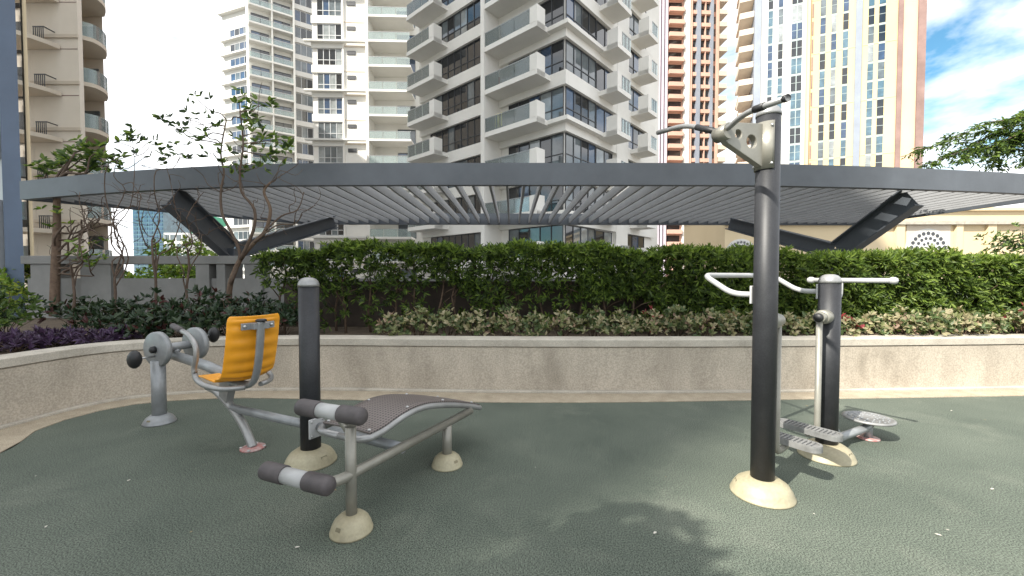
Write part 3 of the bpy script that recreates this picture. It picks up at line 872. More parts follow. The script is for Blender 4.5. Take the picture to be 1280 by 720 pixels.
def balcony(F, s0, s1, z, parent, near_end, o0=.3, o1=1.9, npane=3):
    m = MB().fbox(F, s0, s1, 0.304, o1, z - .48, z - .12)
    a, b = (s0, s0 + .16) if near_end == 0 else (s1 - .16, s1)
    m.fbox(F, a, b, 1.0, o1 + .02, z - .50, z + 1.0)
    m.fbox(F, a + .01 if near_end == 0 else a - .5, b + .5 if near_end == 0 else b - .01, o1 - .14, o1 + .015, z - .119, z + .98)
    bl = part('balcony', m, M['white_wall'], parent)
    ga, gb = (s0 + .66, s1) if near_end == 0 else (s0, s1 - .66)
    for i in range(npane):
        p, q = ga + (gb - ga) * i / npane, ga + (gb - ga) * (i + 1) / npane
        part('railing_pane', MB().fbox(F, p + .02, q - .02, o1 - .07, o1 - .05, z - .118, z + .92), M['rail_glass'], bl)
    part('handrail', MB().fbox(F, ga, gb, o1 - .085, o1 - .035, z + .925, z + .975), M['metal_rail'], bl)
    return bl
for k in range(NF):
    z = ZF + FH * k
    if k == 0:
        proto = []
        proto.append(window(FL_, .06, 5.3, z, z + 2.25, 5, wb, transom=.75, o=.004))
        proto.append(window(FL_, 6.7, 15.4, z, z + 2.25, 10, wb, transom=.75, o=.004))
        proto.append(window(FR_, .06, 4.15, z, z + 2.25, 4, wb, transom=.75, o=.004))
        proto.append(window(FR_, 4.25, 6.9, z - .1, z + 2.2, 2, wb, o=.004))
        proto.append(window(FR_, 9.5, 13.2, z, z + 2.25, 3, wb, transom=.75, o=.004))
        proto.append(balcony(FL_, 1.0, 6.195, z, wb, 0))
        proto.append(balcony(FL_, 12.5, 16.6, z, wb, 0))
        proto.append(balcony(FR_, 4.2, 6.5, z, wb, 0))
        proto.append(balcony(FR_, 9.7, 11.7, z, wb, 0))
        sp = MB().fbox(FL_, -.3, 6.195, .004, .3, z - 1.0, z - .01)
        proto.append(part('spandrel', sp, M['white_wall'], wb))
        proto.append(part('spandrel', MB().fbox(FL_, 6.585, 16.85, .004, .3, z - 1.0, z - .01), M['white_wall'], wb))
        proto.append(part('spandrel', MB().fbox(FR_, .004, 7.19, .004, .3, z - 1.0, z - .01), M['white_wall'], wb))
        proto.append(part('spandrel', MB().fbox(FR_, 9.31, 15, .004, .3, z - 1.0, z - .01), M['white_wall'], wb))
        lg = part('ledge', MB().fbox(FL_, -.75, .99, .304, .75, z - .42, z - .13).fbox(FR_, -.302, 4.19, .304, .75, z - .42, z - .13), M['white_wall'], wb)
        allp = list(proto)
    else:
        allp = [dup(p, (0, 0, FH * k)) for p in proto]
        if k % 2 == 1: dup(lg, (0, 0, FH * k))
    for p in allp:
        for ch in p.children:
            if ch.name.startswith('pane'): setmat(ch, glassy(GW))
bpy.data.objects.remove(lg) if False else None
part('roof', MB().hexa([(p[0], p[1], z) for z in (ztop + .01, ztop + .6) for p in (FL_(-.6, .6, 0), FR_(17, .6, 0), FL_(17.4, -17, 0), FL_(17.4, .6, 0))]), M['white_wall'], wb)

tw_ = MB()
q0 = 6.0 - 1.6
for i in range(9):
    tw_.v += [FL_(q0 + .09 * i, 1.80 + .03 * math.sin(i * 1.7), ZF + 3 * FH + 1.02), FL_(q0 + .09 * i, 1.79 + .05 * math.sin(i * 1.7), ZF + 3 * FH + .02 + .02 * math.sin(i))]
for i in range(8): tw_.quad([2 * i, 2 * i + 1, 2 * i + 3, 2 * i + 2], 0, True)
tag(part('towel', tw_, mat('yellow_cloth', (.72, .62, .22), .9), None, pivot=FL_(q0 + .4, 1.8, ZF + 3 * FH), solid=.02), 'yellow towel hung inside a glass balcony railing of the white block', 'towel')
def chair(F, s, o, z, m_, label):
    c = thing('balcony_chair', F(s, o, z), label, 'chair', 'chairs on the white block balconies')
    part('seat', MB().fbox(F, s - .24, s + .24, o - .24, o + .24, z + .40, z + .45), m_, c)
    part('backrest', MB().fbox(F, s - .24, s - .19, o - .24, o + .24, z + .452, z + .88), m_, c)
    for a in (-.21, .21):
        for b in (-.21, .21): part('leg', MB().fbox(F, s + a - .02, s + a + .02, o + b - .02, o + b + .02, z, z + .398), m_, c)
wp = mat('white_chair_plastic', (.75, .75, .73), .5); rp = mat('red_chair_plastic', (.42, .07, .04), .5)
chair(FL_, 4.3, 1.3, ZF + 4 * FH - .118, wp, 'white plastic chair behind a glass balcony railing, a floor above the yellow towel')
chair(FL_, 5.4, 1.3, ZF + 4 * FH - .118, rp, 'red plastic chair on the white block balcony, against the white fin')
chair(FL_, 4.9, 1.3, ZF + 5 * FH - .118, wp, 'white plastic chair on the balcony two floors above the yellow towel')

# -- paler block beyond its left side, facing the playground
FA = facade(-26.9, 57, 1, .04, 1)
ab = thing('apartment_building', (-20, 57, -0.05), 'pale cream apartment block with paired windows and stacked balconies beyond the white block', 'building')
za = 49.8
mb = MB().fbox(FA, 0, 7.7, -12, 0, -.05, za).fbox(FA, 7.704, 14.5, -12, -1.8, -.05, za)
part('wall', mb, M['white_wall'], ab)
part('pilaster', MB().fbox(FA, 3.98, 4.2, .004, .25, -.05, za), M['white_wall'], ab)
part('pilaster', MB().fbox(FA, 7.35, 7.69, .004, 1.0, -.05, za), M['white_wall'], ab)
for k in range(15):
    z = .43 + 3.27 * k
    if k == 0:
        pa = [window(FA, .66, 3.9, z, z + 2.25, 4, ab, transom=.7, o=.004, fm='frame_lt', bar=.09)]
        pa.append(part('spandrel', MB().fbox(FA, -.1, 3.97, .004, .22, z - 1.0, z - .02), M['tower_white'], ab))
        pa.append(part('vent', MB().fbox(FA, 4.6, 5.75, .004, .10, z + 1.5, z + 2.0), M['frame'], ab))
        pa.append(part('floor_line', MB().fbox(FA, 4.21, 7.34, .004, .06, z - .75, z - .60), M['soffit'], ab))
        b = part('balcony', MB().fbox(FA, 7.70, 13.3, -1.79, 1.1, z - .5, z - .22), M['white_wall'], ab)
        for q in range(3):
            part('railing_pane', MB().fbox(FA, 7.75 + q * 1.83, 9.53 + q * 1.83, 1.03, 1.05, z - .218, z + .78), M['rail_glass'], b)
        part('handrail', MB().fbox(FA, 7.70, 13.28, 1.01, 1.07, z + .785, z + .84), M['metal_rail'], b)
        pa.append(b)
        pa.append(window(FA, 10.9, 13.4, z - .2, z + 2.0, 2, ab, o=-1.796))
        if_l = part('ledge', MB().fbox(FA, -.9, 7.34, .23, .75, z - .35, z - .12), M['tower_white'], ab)
        al = pa
    else:
        al = [dup(p, (0, 0, 3.27 * k)) for p in pa]
        if k % 2 == 0: dup(if_l, (0, 0, 3.27 * k))
    for p in al:
        for ch in p.children:
            if ch.name.startswith('pane'): setmat(ch, glassy({'glass_a': 2, 'glass_b': 3, 'glass_d': 2, 'glass_c': 1}))

# -- curved tower behind, two wings
ct = thing('apartment_tower', (-46, 84, -0.05), 'far white apartment tower with rows of railed balconies and blue windows', 'building')
FB = facade(-48.6, 78, 9.0, 6.2, 1)
FC = facade(-65.4, 95.5, 9.3, -3.4, 1)
part('wall', MB().fbox(FB, 0, 12.0, -9, 0, -.05, 68).fbox(FC, 0, 9.4, -9, 0, -.05, 63), M['tower_white'], ct)
part('fin', MB().fbox(FB, 3.6, 3.85, .004, 1.35, -.05, 67), M['tower_white'], ct)
part('fin', MB().fbox(FB, 7.2, 7.5, .004, 1.45, -.05, 67), M['tower_white'], ct)
part('roof_frame', MB().fbox(FC, -.3, 9.7, -.9, .9, 59.9, 60.5), M['tower_white'], ct)
for k in range(18):
    z = 3.2 + 3.2 * k
    if k == 0:
        pb = []
        b = part('balcony', MB().fbox(FB, 0, 7.19, .004, 1.4, z - .35, z - .05), M['tower_white'], ct)
        for q in range(4):
            s0 = .1 + q * 1.8
            if q == 2: s0 = 3.87
            part('railing_pane', MB().fbox(FB, s0, min(s0 + 1.7, 7.18), 1.3, 1.34, z - .045, z + .85), M['rail_glass'], b)
        part('handrail', MB().fbox(FB, 0, 7.19, 1.28, 1.36, z + .86, z + .95), M['frame_lt'], b)
        pb.append(b)
        pb.append(window(FB, .4, 3.3, z, z + 2.1, 2, ct, o=.004, bar=.1))
        pb.append(window(FB, 4.1, 6.9, z, z + 2.1, 2, ct, o=.004, bar=.1))
        pb.append(window(FB, 7.7, 11.7, z - .1, z + 2.05, 4, ct, o=.004, bar=.1, fm='frame_lt'))
        pb.append(part('spandrel', MB().fbox(FB, 7.51, 12.1, .004, .35, z - 1.05, z - .15), M['tower_white'], ct))
        pcw = [window(FC, 2.6, 8.4, z, z + 1.9, 4, ct, o=.004, bar=.12, fm='frame_lt'),
               part('spandrel', MB().fbox(FC, .2, 9.5, .004, .8, z - .55, z - .2), M['tower_white'], ct)]
        al = pb + pcw
    else:
        al = [dup(p, (0, 0, 3.2 * k)) for p in pb]
        if k < 17: al += [dup(p, (0, 0, 3.2 * k)) for p in pcw]
    for p in al:
        for ch in p.children:
            if ch.name.startswith('pane'): setmat(ch, glassy({'glass_a': 3, 'glass_b': 2, 'glass_c': 3}))

# -- beige block at the left with curved balconies
lb = thing('apartment_building', (-33, 30, -0.05), 'beige apartment block with rounded balcony slabs and black air conditioner racks', 'building')
part('wall', MB().hexa([(x, y, z) for z in (-.05, 42) for x, y in ((-46, 32.0), (-30.95, 32.0), (-45.5, 46), (-60, 46))]), M['beige_wall'], lb)
part('front_panel', MB().box(-33.0, -29.75, 29.0, 29.3, -.05, 42).box(-33.3, -33.01, 29.0, 31.99, -.05, 42), M['beige_wall'], lb)
part('side_panel', MB().box(-40.5, -33.3, 29.9, 31.99, -.05, 42), M['beige_wall'], lb)
def arcslab(cx, cy, rx, ry, a0, a1, z0, z1, extra, n=12):
    pts = [(cx + rx * math.cos(a0 + (a1 - a0) * i / n), cy + ry * math.sin(a0 + (a1 - a0) * i / n)) for i in range(n + 1)] + extra
    m = MB(); N = len(pts)
    m.v = [(p[0], p[1], z0) for p in pts] + [(p[0], p[1], z1) for p in pts]
    m.quad(list(range(N))[::-1]); m.quad(range(N, 2 * N))
    for i in range(N):
        j = (i + 1) % N
        m.quad([i, j, N + j, N + i])
    return m
for k in range(12):
    z = 2.1 + 3.15 * k
    if k == 0:
        pl_ = []
        # right, bulging out of a recess behind the front panel
        arc = catmull([Vector(p) for p in ((-29.8, 29.32, 0), (-29.40, 29.75, 0), (-29.48, 30.5, 0), (-29.95, 31.25, 0), (-30.75, 31.98, 0))], 4)
        def bulge(z0, z1, inner):
            m = MB(); pts = [(p.x, p.y) for p in arc] + inner; N = len(pts)
            m.v = [(x_, y_, z0) for x_, y_ in pts] + [(x_, y_, z1) for x_, y_ in pts]
            m.quad(list(range(N))[::-1]); m.quad(range(N, 2 * N))
            for i in range(N): m.quad([i, (i + 1) % N, N + (i + 1) % N, N + i])
            return m
        b = part('balcony', bulge(z, z + .28, [(-32.9, 31.98), (-32.9, 29.32)]), M['soffit'], lb)
        part('railing_pane', bulge(z + .282, z + 1.25, [(p.x - .04, p.y - .01) for p in arc[::-1]]), M['rail_glass'], b)
        pl_.append(b)
        pl_.append(part('balcony_door', MB().box(-32.6, -31.3, 31.9, 31.985, z + .29, z + 2.4), M['glass_b'], lb))
        # left, half round towards the playground
        b = part('balcony', arcslab(-33.5, 29.3, 2.6, 2.9, math.pi + .1, 2 * math.pi - .13, z - .9, z - .62, []), M['soffit'], lb)
        part('railing_pane', arcslab(-33.5, 29.3, 2.54, 2.84, math.pi + .15, 1.72 * math.pi, z - .618, z + .35, [(-33.5 + 2.5 * math.cos(1.72 * math.pi - (.72 * math.pi - .15) * i / 8), 29.3 + 2.8 * math.sin(1.72 * math.pi - (.72 * math.pi - .15) * i / 8)) for i in range(9)]), M['beige_wall'], b)
        pl_.append(b)
        rk = MB()
        for q in range(6): rk.box(-32.05 + q * .13, -32.0 + q * .13, 28.30, 28.33, z - .62, z + .25)
        rk.box(-32.06, -31.3, 28.29, 28.34, z + .25, z + .31); rk.box(-32.06, -31.3, 28.28, 28.98, z - .68, z - .61)
        rk.box(-31.36, -31.3, 28.34, 28.98, z + .25, z + .31)
        pl_.append(part('cooling_rack', rk, M['frame'], lb))
        pl_.append(part('floor_line', MB().box(-33.06, -29.69, 28.90, 28.995, z - .10, z + .12), M['soffit'], lb))
        pl_.append(part('panel_joint', MB().box(-33.0, -29.8, 28.985, 28.997, z - .86, z - .81), M['tower_brown'], lb))
        pl_.append(part('balcony_door', MB().box(-36.8, -34.4, 29.8, 29.895, z - .66, z + 1.5), M['glass_a'], lb))
    else:
        for p in pl_: dup(p, (0, 0, 3.15 * k))

# -- clad wall end at the far left, beside the pergola
cb = thing('clad_building', (-14, 12, -0.05), 'building end with a dark blue corner pier and pale panels beside the pergola', 'building')
def slant(x0, x1, y0, dep, z0, z1, m=0):                # a block whose sides run back along the terrace's view line
    k = -1.25
    return MB().hexa([(x, y, z) for z in (z0, z1) for x, y in ((x0, y0), (x1, y0), (x1 + k * dep, y0 + dep), (x0 + k * dep, y0 + dep))])
part('wall', slant(-22, -13.45, 11.3, 8, -.05, 26), M['pale_panel'], cb)
part('corner_pier', slant(-13.44, -12.95, 11.05, .8, -.05, 26.2), M['blue_grey'], cb)
part('corner_strip', slant(-12.945, -12.84, 11.2, .6, -.05, 26.1), M['cream_wall'], cb)
for k in range(7):
    p = part('window', MB().box(-21, -13.75, 11.18, 11.29, 1.3 + 3.3 * k, 3.5 + 3.3 * k), M['frame_lt'], cb)
    for q in range(5):
        part('pane', MB().box(-20.9 + 1.42 * q, -19.6 + 1.42 * q, 11.15, 11.178, 1.4 + 3.3 * k, 3.4 + 3.3 * k), M['glass_b'], p)

# -- salmon tower
FP = facade(40.2, 110, 1, .06, 1)
pt = thing('apartment_tower', (48, 112, -0.05), 'tall salmon pink tower with a grid of recessed balconies and dark vertical strips', 'building')
part('wall', MB().fbox(FP, -3, 13.6, -14, 0, -.05, 120), M['salmon'], pt)
for s0, s1, mt in ((-2.4, -1.9, 'mauve'), (-1.5, -1.0, 'mauve'), (-.6, 0.0, 'mauve'), (4.4, 5.9, 'tower_white'), (7.7, 8.7, 'panel_grey'), (11.4, 12.1, 'panel_grey'), (6.1, 6.5, 'salmon'), (13.1, 13.6, 'salmon')):
    part('pilaster', MB().fbox(FP, s0, s1, .004, .9, -.05, 119.9), M[mt], pt)
for k in range(34):
    z = 3.3 + 3.17 * k
    if k == 0:
        pp = []
        b = part('balcony', MB().fbox(FP, .3, 4.2, .004, 1.3, z - .3, z + .75), M['salmon'], pt)
        pp.append(b)
        for s0, s1 in ((.5, 4.0), (6.55, 7.65), (8.9, 10.0), (10.2, 11.3), (12.15, 13.05)):
            pp.append(part('window', MB().fbox(FP, s0, s1, .004, .06, z + .6, z + 2.5), M['glass_a'], pt))
        pp.append(part('grid_band', MB().fbox(FP, 6.52, 7.68, .02, .7, z - .5, z + .45).fbox(FP, 8.72, 11.38, .02, .7, z - .5, z + .45), M['salmon'], pt))
        pp.append(part('grid_post', MB().fbox(FP, 10.0, 10.2, .02, .65, z + .452, z + 2.65), M['salmon'], pt))
        pp.append(part('balcony', MB().fbox(FP, 13.62, 16.0, -5, .8, z - .3, z + .2).fbox(FP, 13.62, 15.9, .6, .78, z + .201, z + .9), M['soffit'], pt))
    else:
        for p in pp: dup(p, (0, 0, 3.17 * k))

# -- yellow tower
yt = thing('apartment_tower', (60, 80, -0.05), 'tall pale yellow tower striped with narrow window columns and orange edges', 'building')
A_, B_ = Vector((sx(946, 85), 85, 0)), Vector((sx(1148, 75), 75, 0))
wid = (B_ - A_).length
FY = facade(A_.x, A_.y, B_.x - A_.x, B_.y - A_.y, 1)
cw = lambda q: (q - 485) / (1140 - 485) * wid               # crop column -> metres along the face
zt = 118
part('wall', MB().fbox(FY, 0, cw(682), -16, 0, -.05, zt), M['tower_white'], yt)
part('wall', MB().fbox(FY, cw(682) + .004, cw(1040), -16, 0, -.05, zt), M['pale_yellow'], yt)
part('wall', MB().fbox(FY, cw(1040) + .004, wid, -16, -.05, -.05, zt), M['tower_orange'], yt)
for a, b, mt, o1 in ((455, 484.8, 'panel_grey', .3), (685, 697, 'tower_orange', .6), (880, 905, 'panel_grey', .35), (1040.5, 1058, 'tower_brown', .3), (1112, 1140, 'tower_brown', .35)):
    part('pilaster', MB().fbox(FY, cw(a), cw(b), -15 if a == 455 else .004, o1, -.05, zt - .1), M[mt], yt)
M['strip'] = mat('window_strip_panel', (0.34, 0.40, 0.39), .5, var=.1, scale=.5)
GT = {'glass_a': 3, 'glass_t': 4, 'glass_b': 2, 'glass_c': 2, 'glass_d': 1}
for k in range(33):
    z = 4.0 + 3.37 * k
    if k == 0:
        py_ = []
        for a, b, n in ((517, 537, 1), (562, 582, 1), (620, 665, 2), (740, 762, 1), (785, 806, 1), (832, 853, 1), (930, 952, 1), (970, 995, 1)):
            m = MB().fbox(FY, cw(a), cw(b), .004, .05, z, z + 3.30, 0)
            m.fbox(FY, cw(a), cw(b), .05, .07, z + 1.5, z + 1.58, 1)
            m.fbox(FY, cw(a), cw(b), .05, .07, z + 2.90, z + 3.30, 1)
            if n == 2: m.fbox(FY, cw((a + b) / 2) - .07, cw((a + b) / 2) + .07, .051, .083, z, z + 3.12, 1)
            py_.append(part('window', m, [M['glass_t'], M['strip']], yt))
        slit = part('slit_window', MB().fbox(FY, cw(706), cw(712), .004, .08, z, z + 2.6), M['tower_brown'], yt)
        seam = part('floor_line', MB().fbox(FY, cw(700), cw(1039), .004, .05, z - .28, z - .18), M['cream_wall'], yt)
        bal = part('balcony', MB().fbox(FY, cw(388), cw(454), -6, -.8, z - .3, z + .85).fbox(FY, cw(400), cw(454), -15, -6.01, z - .3, z + .25), M['soffit'], yt)
        rows = py_
    else:
        rows = [dup(p, (0, 0, 3.37 * k)) for p in py_]
        dup(slit, (0, 0, 3.37 * k)); dup(bal, (0, 0, 3.37 * k))
        if k % 3 == 0: dup(seam, (0, 0, 3.37 * k))
    for o in rows: setmat(o, glassy(GT))
part('balcony_core', MB().fbox(FY, cw(425), cw(454), -15, -6.5, -.05, zt), M['salmon'], yt)

# -- cream podium with fanlights beyond the right of the hedge
FD = facade(20.4, 40, 1, -.02, 1)
cd = thing('podium_building', (32, 42, -0.05), 'low cream building with a round-headed fanlight and a stone cornice beyond the hedge', 'building')
part('wall', MB().fbox(FD, 0, 46, -10, 0, -.05, 7.6), M['cream_wall'], cd)
part('cornice', MB().fbox(FD, -.2, 46.2, .004, .45, 6.3, 6.6), M['coping'], cd)
part('parapet_cap', MB().fbox(FD, -.2, 46.2, -10.2, .3, 7.605, 7.9), M['cream_wall'], cd)
for q in range(22):
    part('baluster', MB().fbox(FD, 13.5 + q * .42, 13.72 + q * .42, -.15, .1, 7.905, 8.5), M['frame'], cd)
def fanlight(c, zc, R, parent):
    n = 24
    pn = MB(); pts = [(c + R * 1.13 * math.cos(math.pi * i / n), zc + R * 1.08 * math.sin(math.pi * i / n)) for i in range(n + 1)]
    pn.v = [FD(s_, .06, z_) for s_, z_ in pts] + [FD(s_, .004, z_) for s_, z_ in pts]
    pn.quad(range(n + 1)); pn.quad([n + 1 + i for i in range(n + 1)][::-1])
    for i in range(n): pn.quad([i, i + 1, n + 2 + i, n + 1 + i])
    f = part('fanlight', pn, M['tower_white'], parent)
    for rr, cnt, r0 in ((.84, 11, .10), (.58, 8, .085), (.33, 5, .07)):
        for i in range(cnt):
            a = math.pi * (i + .5) / cnt
            part('pane', MB().lathe([(R * r0, 0), (R * r0, .02)], FD(c + R * rr * math.cos(a), .062, zc + R * rr * math.sin(a)), (0, -1, 0), 8), M['glass_a'], f)
    return f
def sD(px): return (sx(px, 40) - 20.4)
part('arch_panel', MB().fbox(FD, sD(1127), sD(1180), .004, .05, 2.2, 6.28), M['soffit'], cd)
fanlight(sD(1153), 3.95, 1.85, cd)
fanlight(sD(925), 3.6, 1.3, cd)
for a, b in ((1072, 1080), (1112, 1122), (1184, 1192), (1222, 1232)):
    part('pilaster', MB().fbox(FD, sD(a), sD(b), .004, .3, -.05, 6.29), M['cream_wall'], cd)

# -- far buildings seen under the left end of the pergola
def far_block(px0, px1, d, ytop, mt, label, nx, nz, gm, name='office_tower'):
    x0, x1 = sx(px0, d), sx(px1, d)
    h = P(600, ytop, d).z
    t_ = thing(name, ((x0 + x1) / 2, d, -.05), label, 'building')
    part('wall', MB().box(x0, x1, d, d + 15, -.05, h), M[mt], t_)
    ww, hh = (x1 - x0) / nx, (h - 1) / nz
    p0 = None
    for j in range(nz):
        for i in range(nx):
            if p0 is None:
                p0 = part('window', MB().box(x0 + ww * .12, x0 + ww * .88, d - .12, d - .01, .8 + hh * .2, .8 + hh * .85), M[gm], t_)
            else: dup(p0, (ww * i, 0, hh * j))
    return t_
far_block(168, 206, 150, 258, 'glass_t', 'far blue glass office tower seen under the left end of the pergola', 6, 18, 'glass_c')
far_block(206, 236, 130, 291, 'tower_white', 'far small white office block with ribbon windows beside the blue tower', 4, 5, 'glass_b', 'office_block')
far_block(239, 256, 140, 268, 'glass_t', 'far narrow green glass tower seen beside the pergola brace', 3, 9, 'glass_d')
setm = [o for o in bpy.data.objects if o.parent and o.parent.get('label', '').startswith('far narrow green')]
gm_ = mat('green_net', (0.10, 0.42, 0.25), .6, var=.15, scale=.2)
for o in setm: o.data.materials[0] = gm_
far_block(256, 276, 145, 285, 'cream_wall', 'far low cream block beside the narrow green tower', 3, 5, 'glass_b', 'office_block')

# -- unseen tower inferred from the shade, stepped and placed to shade the playground's left
TX, TY = LIGHT_H.x * -58 + .05, LIGHT_H.y * -58 + 2.0
ot = thing('apartment_tower', (TX - 20, TY + 6, -.05), 'unseen tall pale tower behind the playground, shaped to shade it', 'building')
part('wall', MB().box(TX - 50, TX - 12.01, TY, TY + 15, -.05, 130), M['white_wall'], ot)
part('wall', MB().box(TX - 12, TX, TY, TY + 14.9, -.05, 104), M['white_wall'], ot)
b0 = part('balcony', MB().box(TX - 49, TX - 13, TY + 15.01, TY + 16.2, 3.0, 3.9), M['white_wall'], ot)
w0 = part('window', MB().box(TX - 48, TX - 14, TY + 15.01, TY + 15.1, 4.0, 5.9), M['glass_b'], ot)
for k in range(1, 37): dup(b0, (0, 0, 3.3 * k)); dup(w0, (0, 0, 3.3 * k))
# ------------------------------------------------------------------ planting
def rnd(a, b): return rng.uniform(a, b)
def whorls(C, Ax, nl, L0, spread):
    """leaves radiating round an axis from each centre: points, directions, normals, lengths"""
    C = np.repeat(C, nl, 0); Ax = np.repeat(unit(Ax), nl, 0)
    R = nrg.normal(size=C.shape); R -= Ax * (R * Ax).sum(1, keepdims=True); R = unit(R)
    k = nrg.uniform(.5, 1.0, (len(C), 1)) * spread
    A = unit(Ax + R * k)
    Nr = unit(Ax - R * .3 + nrg.normal(scale=.25, size=C.shape))
    Ls = L0 * nrg.uniform(.65, 1.2, len(C))
    return C + A * .006, A, Nr, Ls

# -- clipped hedge
hedge = thing('hedge', (2.5, 6.5, .57), 'long clipped green hedge of narrow leaves behind the planter wall', 'hedge')
def htop(x): return 1.865 - .022 * np.clip(x, 0, 9) + .035 * np.sin(x * 2.3) + .03 * np.sin(x * 5.1 + 1) + .02 * np.sin(x * 11) - .10 * np.clip((-2.6 - x), 0, 2)
def hbot(x): return np.where(x < 1.0, 1.18 + .10 * np.sin(x * 3.1), np.clip(1.15 - (x - 1.0) * .12, .78, 2)) + .06 * np.sin(x * 4.3)
X0, X1 = -3.75, 9.6
n1 = 6200
x = nrg.uniform(X0, X1, n1); u = nrg.uniform(0, 1, n1)
z = hbot(x) + (htop(x) - hbot(x)) * u ** .85
y = 6.12 + np.abs(nrg.normal(scale=.13, size=n1)) + .06 * np.sin(x * 3.7) + .05 * np.sin(x * 7.9 + z * 6) + .10 * (1 - u)
keep = nrg.uniform(0, 1, n1) < np.where(x < 1.0, .26 + .40 * u + .10 * np.clip(x / 1.0, -1, 0) + .16 * np.sin(x * 6 + z * 9), 1.0)
f_ = np.stack([x, y, z], 1)[keep]
fa = np.stack([nrg.normal(scale=.45, size=len(f_)), np.full(len(f_), -1.0), nrg.normal(.35, .4, len(f_))], 1)
n2 = 3600
x = nrg.uniform(X0, X1, n2); y = nrg.uniform(6.15, 7.0, n2)
z = htop(x) + nrg.normal(scale=.035, size=n2) - .03
t_ = np.stack([x, y, z], 1)
ta = np.stack([nrg.normal(scale=.4, size=n2), nrg.normal(-.25, .4, n2), np.full(n2, 1.0)], 1)
n3 = 2600
x = nrg.uniform(X0, X1, n3); u = nrg.uniform(0, 1, n3)
i_ = np.stack([x, nrg.uniform(6.35, 7.0, n3), hbot(x) + (htop(x) - hbot(x)) * u], 1)[nrg.uniform(0, 1, n3) < np.where(x < 1, .38, 1)]
ia = nrg.normal(size=i_.shape)
# hanging lower sprays
n4 = 500
x = nrg.uniform(X0 + .2, X1, n4)
l_ = np.stack([x, 6.2 + nrg.uniform(0, .3, n4), np.where(x < 1, hbot(x) - nrg.uniform(0, .5, n4) ** 1.0, .62 + nrg.uniform(0, .35, n4))], 1)
la = np.stack([nrg.normal(scale=.6, size=n4), np.full(n4, -1.0), nrg.normal(.2, .5, n4)], 1)
C = np.concatenate([f_, t_, i_, l_]); Ax = np.concatenate([fa, ta, ia, la])
Pp, A, Nr, Ls = whorls(C, Ax, 9, .104, 1.25)
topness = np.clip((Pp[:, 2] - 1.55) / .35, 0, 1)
r = nrg.uniform(0, 1, len(Pp)) - .24 * topness - .04 + .12 * np.clip((1.2 - Pp[:, 0]) / 2, 0, 1) - .16 * np.clip((Pp[:, 0] - 2.5) / 3, 0, 1)  # shade at the left and sun at the right painted into the leaf mix
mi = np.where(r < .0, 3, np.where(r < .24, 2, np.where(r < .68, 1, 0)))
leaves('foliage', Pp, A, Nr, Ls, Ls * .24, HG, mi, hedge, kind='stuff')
for i in range(40):
    xx = X0 + .2 + i * .335 + rnd(-.08, .08)
    pts = [Vector((xx + rnd(-.03, .03), 6.5 + rnd(-.12, .12), .55))]
    for q in range(6): pts.append(pts[-1] + Vector((rnd(-.05, .05), rnd(-.05, .05), .19)))
    m = MB().tube(pts, [.022 - .0025 * q for q in range(7)], 6)
    for q in (2, 3, 4, 5):
        d = Vector((rnd(-1, 1), rnd(-1, .4), rnd(.4, 1))).normalized()
        m.tube([pts[q], pts[q] + d * .14 + Vector((0, 0, .03)), pts[q] + d * .32], [.009, .007, .004], 5)
    part('stem', m, M['stem'], hedge, fixn=False)

# -- low plants: one object each with stems and leaves
def shrub(name, c, r, h, nw, nl, L0, wr, mats, weights, label, cat, group, spread=1.3, fold=.25):
    t_ = thing(name, c, label, cat, group)
    a = nrg.uniform(0, 2 * math.pi, nw); q = np.sqrt(nrg.uniform(0, 1, nw)) * r
    zz = h * (1 - .45 * (q / r) ** 2) * nrg.uniform(.25, 1.0, nw) ** .7
    C = np.stack([c[0] + q * np.cos(a), c[1] + q * np.sin(a), c[2] + zz], 1)
    Ax = np.stack([np.cos(a) * q / r, np.sin(a) * q / r - .25, np.full(nw, .8)], 1) + nrg.normal(scale=.3, size=(nw, 3))
    Pp, A, Nr, Ls = whorls(C, Ax, nl, L0, spread)
    mi = np.repeat(nrg.choice(len(mats), nw, p=weights), nl)
    flip = nrg.uniform(0, 1, len(mi)) < .35
    mi = np.where(flip, nrg.choice(len(mats), len(mi), p=weights), mi)
    leaves('foliage', Pp, A, Nr, Ls, Ls * wr, mats, mi, t_, fold=fold)
    m = MB()
    for i in range(min(nw, 12)):
        e = Vector(C[i]); b = Vector((c[0] + rnd(-.04, .04), c[1] + rnd(-.04, .04), c[2] - .02))
        m.tube([b, b.lerp(e, .5) + Vector((0, 0, .02)), e], [.006, .005, .003], 5)
    part('stem', m, M['stem'], t_, fixn=False)
    return t_
looks = [('variegated shrub with cream leaf edges', [.46, .30, .02, .22, 0]), ('variegated shrub with mostly green leaves', [.22, .42, .04, .32, 0]),
         ('variegated shrub tinged pink', [.38, .24, .16, .22, 0]), ('variegated shrub with a few dark red leaves', [.34, .28, .06, .22, .10])]
xs = -1.62; i = 0
vseq = [1, 0, 1, 0, 2, 1, 2, 1, 0, 3, 1, 2, 0, 1, 0, 1, 3, 0, 2, 1, 0, 0, 3, 1, 0, 2]
while xs < 8.6 and i < 26:
    lk = looks[vseq[i]]
    yy = 5.66 + rnd(-.05, .07) + max(0, xs - 6) * .07
    sz = rnd(.85, 1.15)
    shrub('variegated_shrub', (xs, yy, .57), (.22) * sz, .42 * sz, 80, 6, .070, .54, VG, lk[1],
          'low ' + lk[0] + ' between the hedge and the planter coping', 'shrub', 'low variegated shrubs along the planter coping, ' + lk[0], fold=.15)
    xs += rnd(.33, .45); i += 1
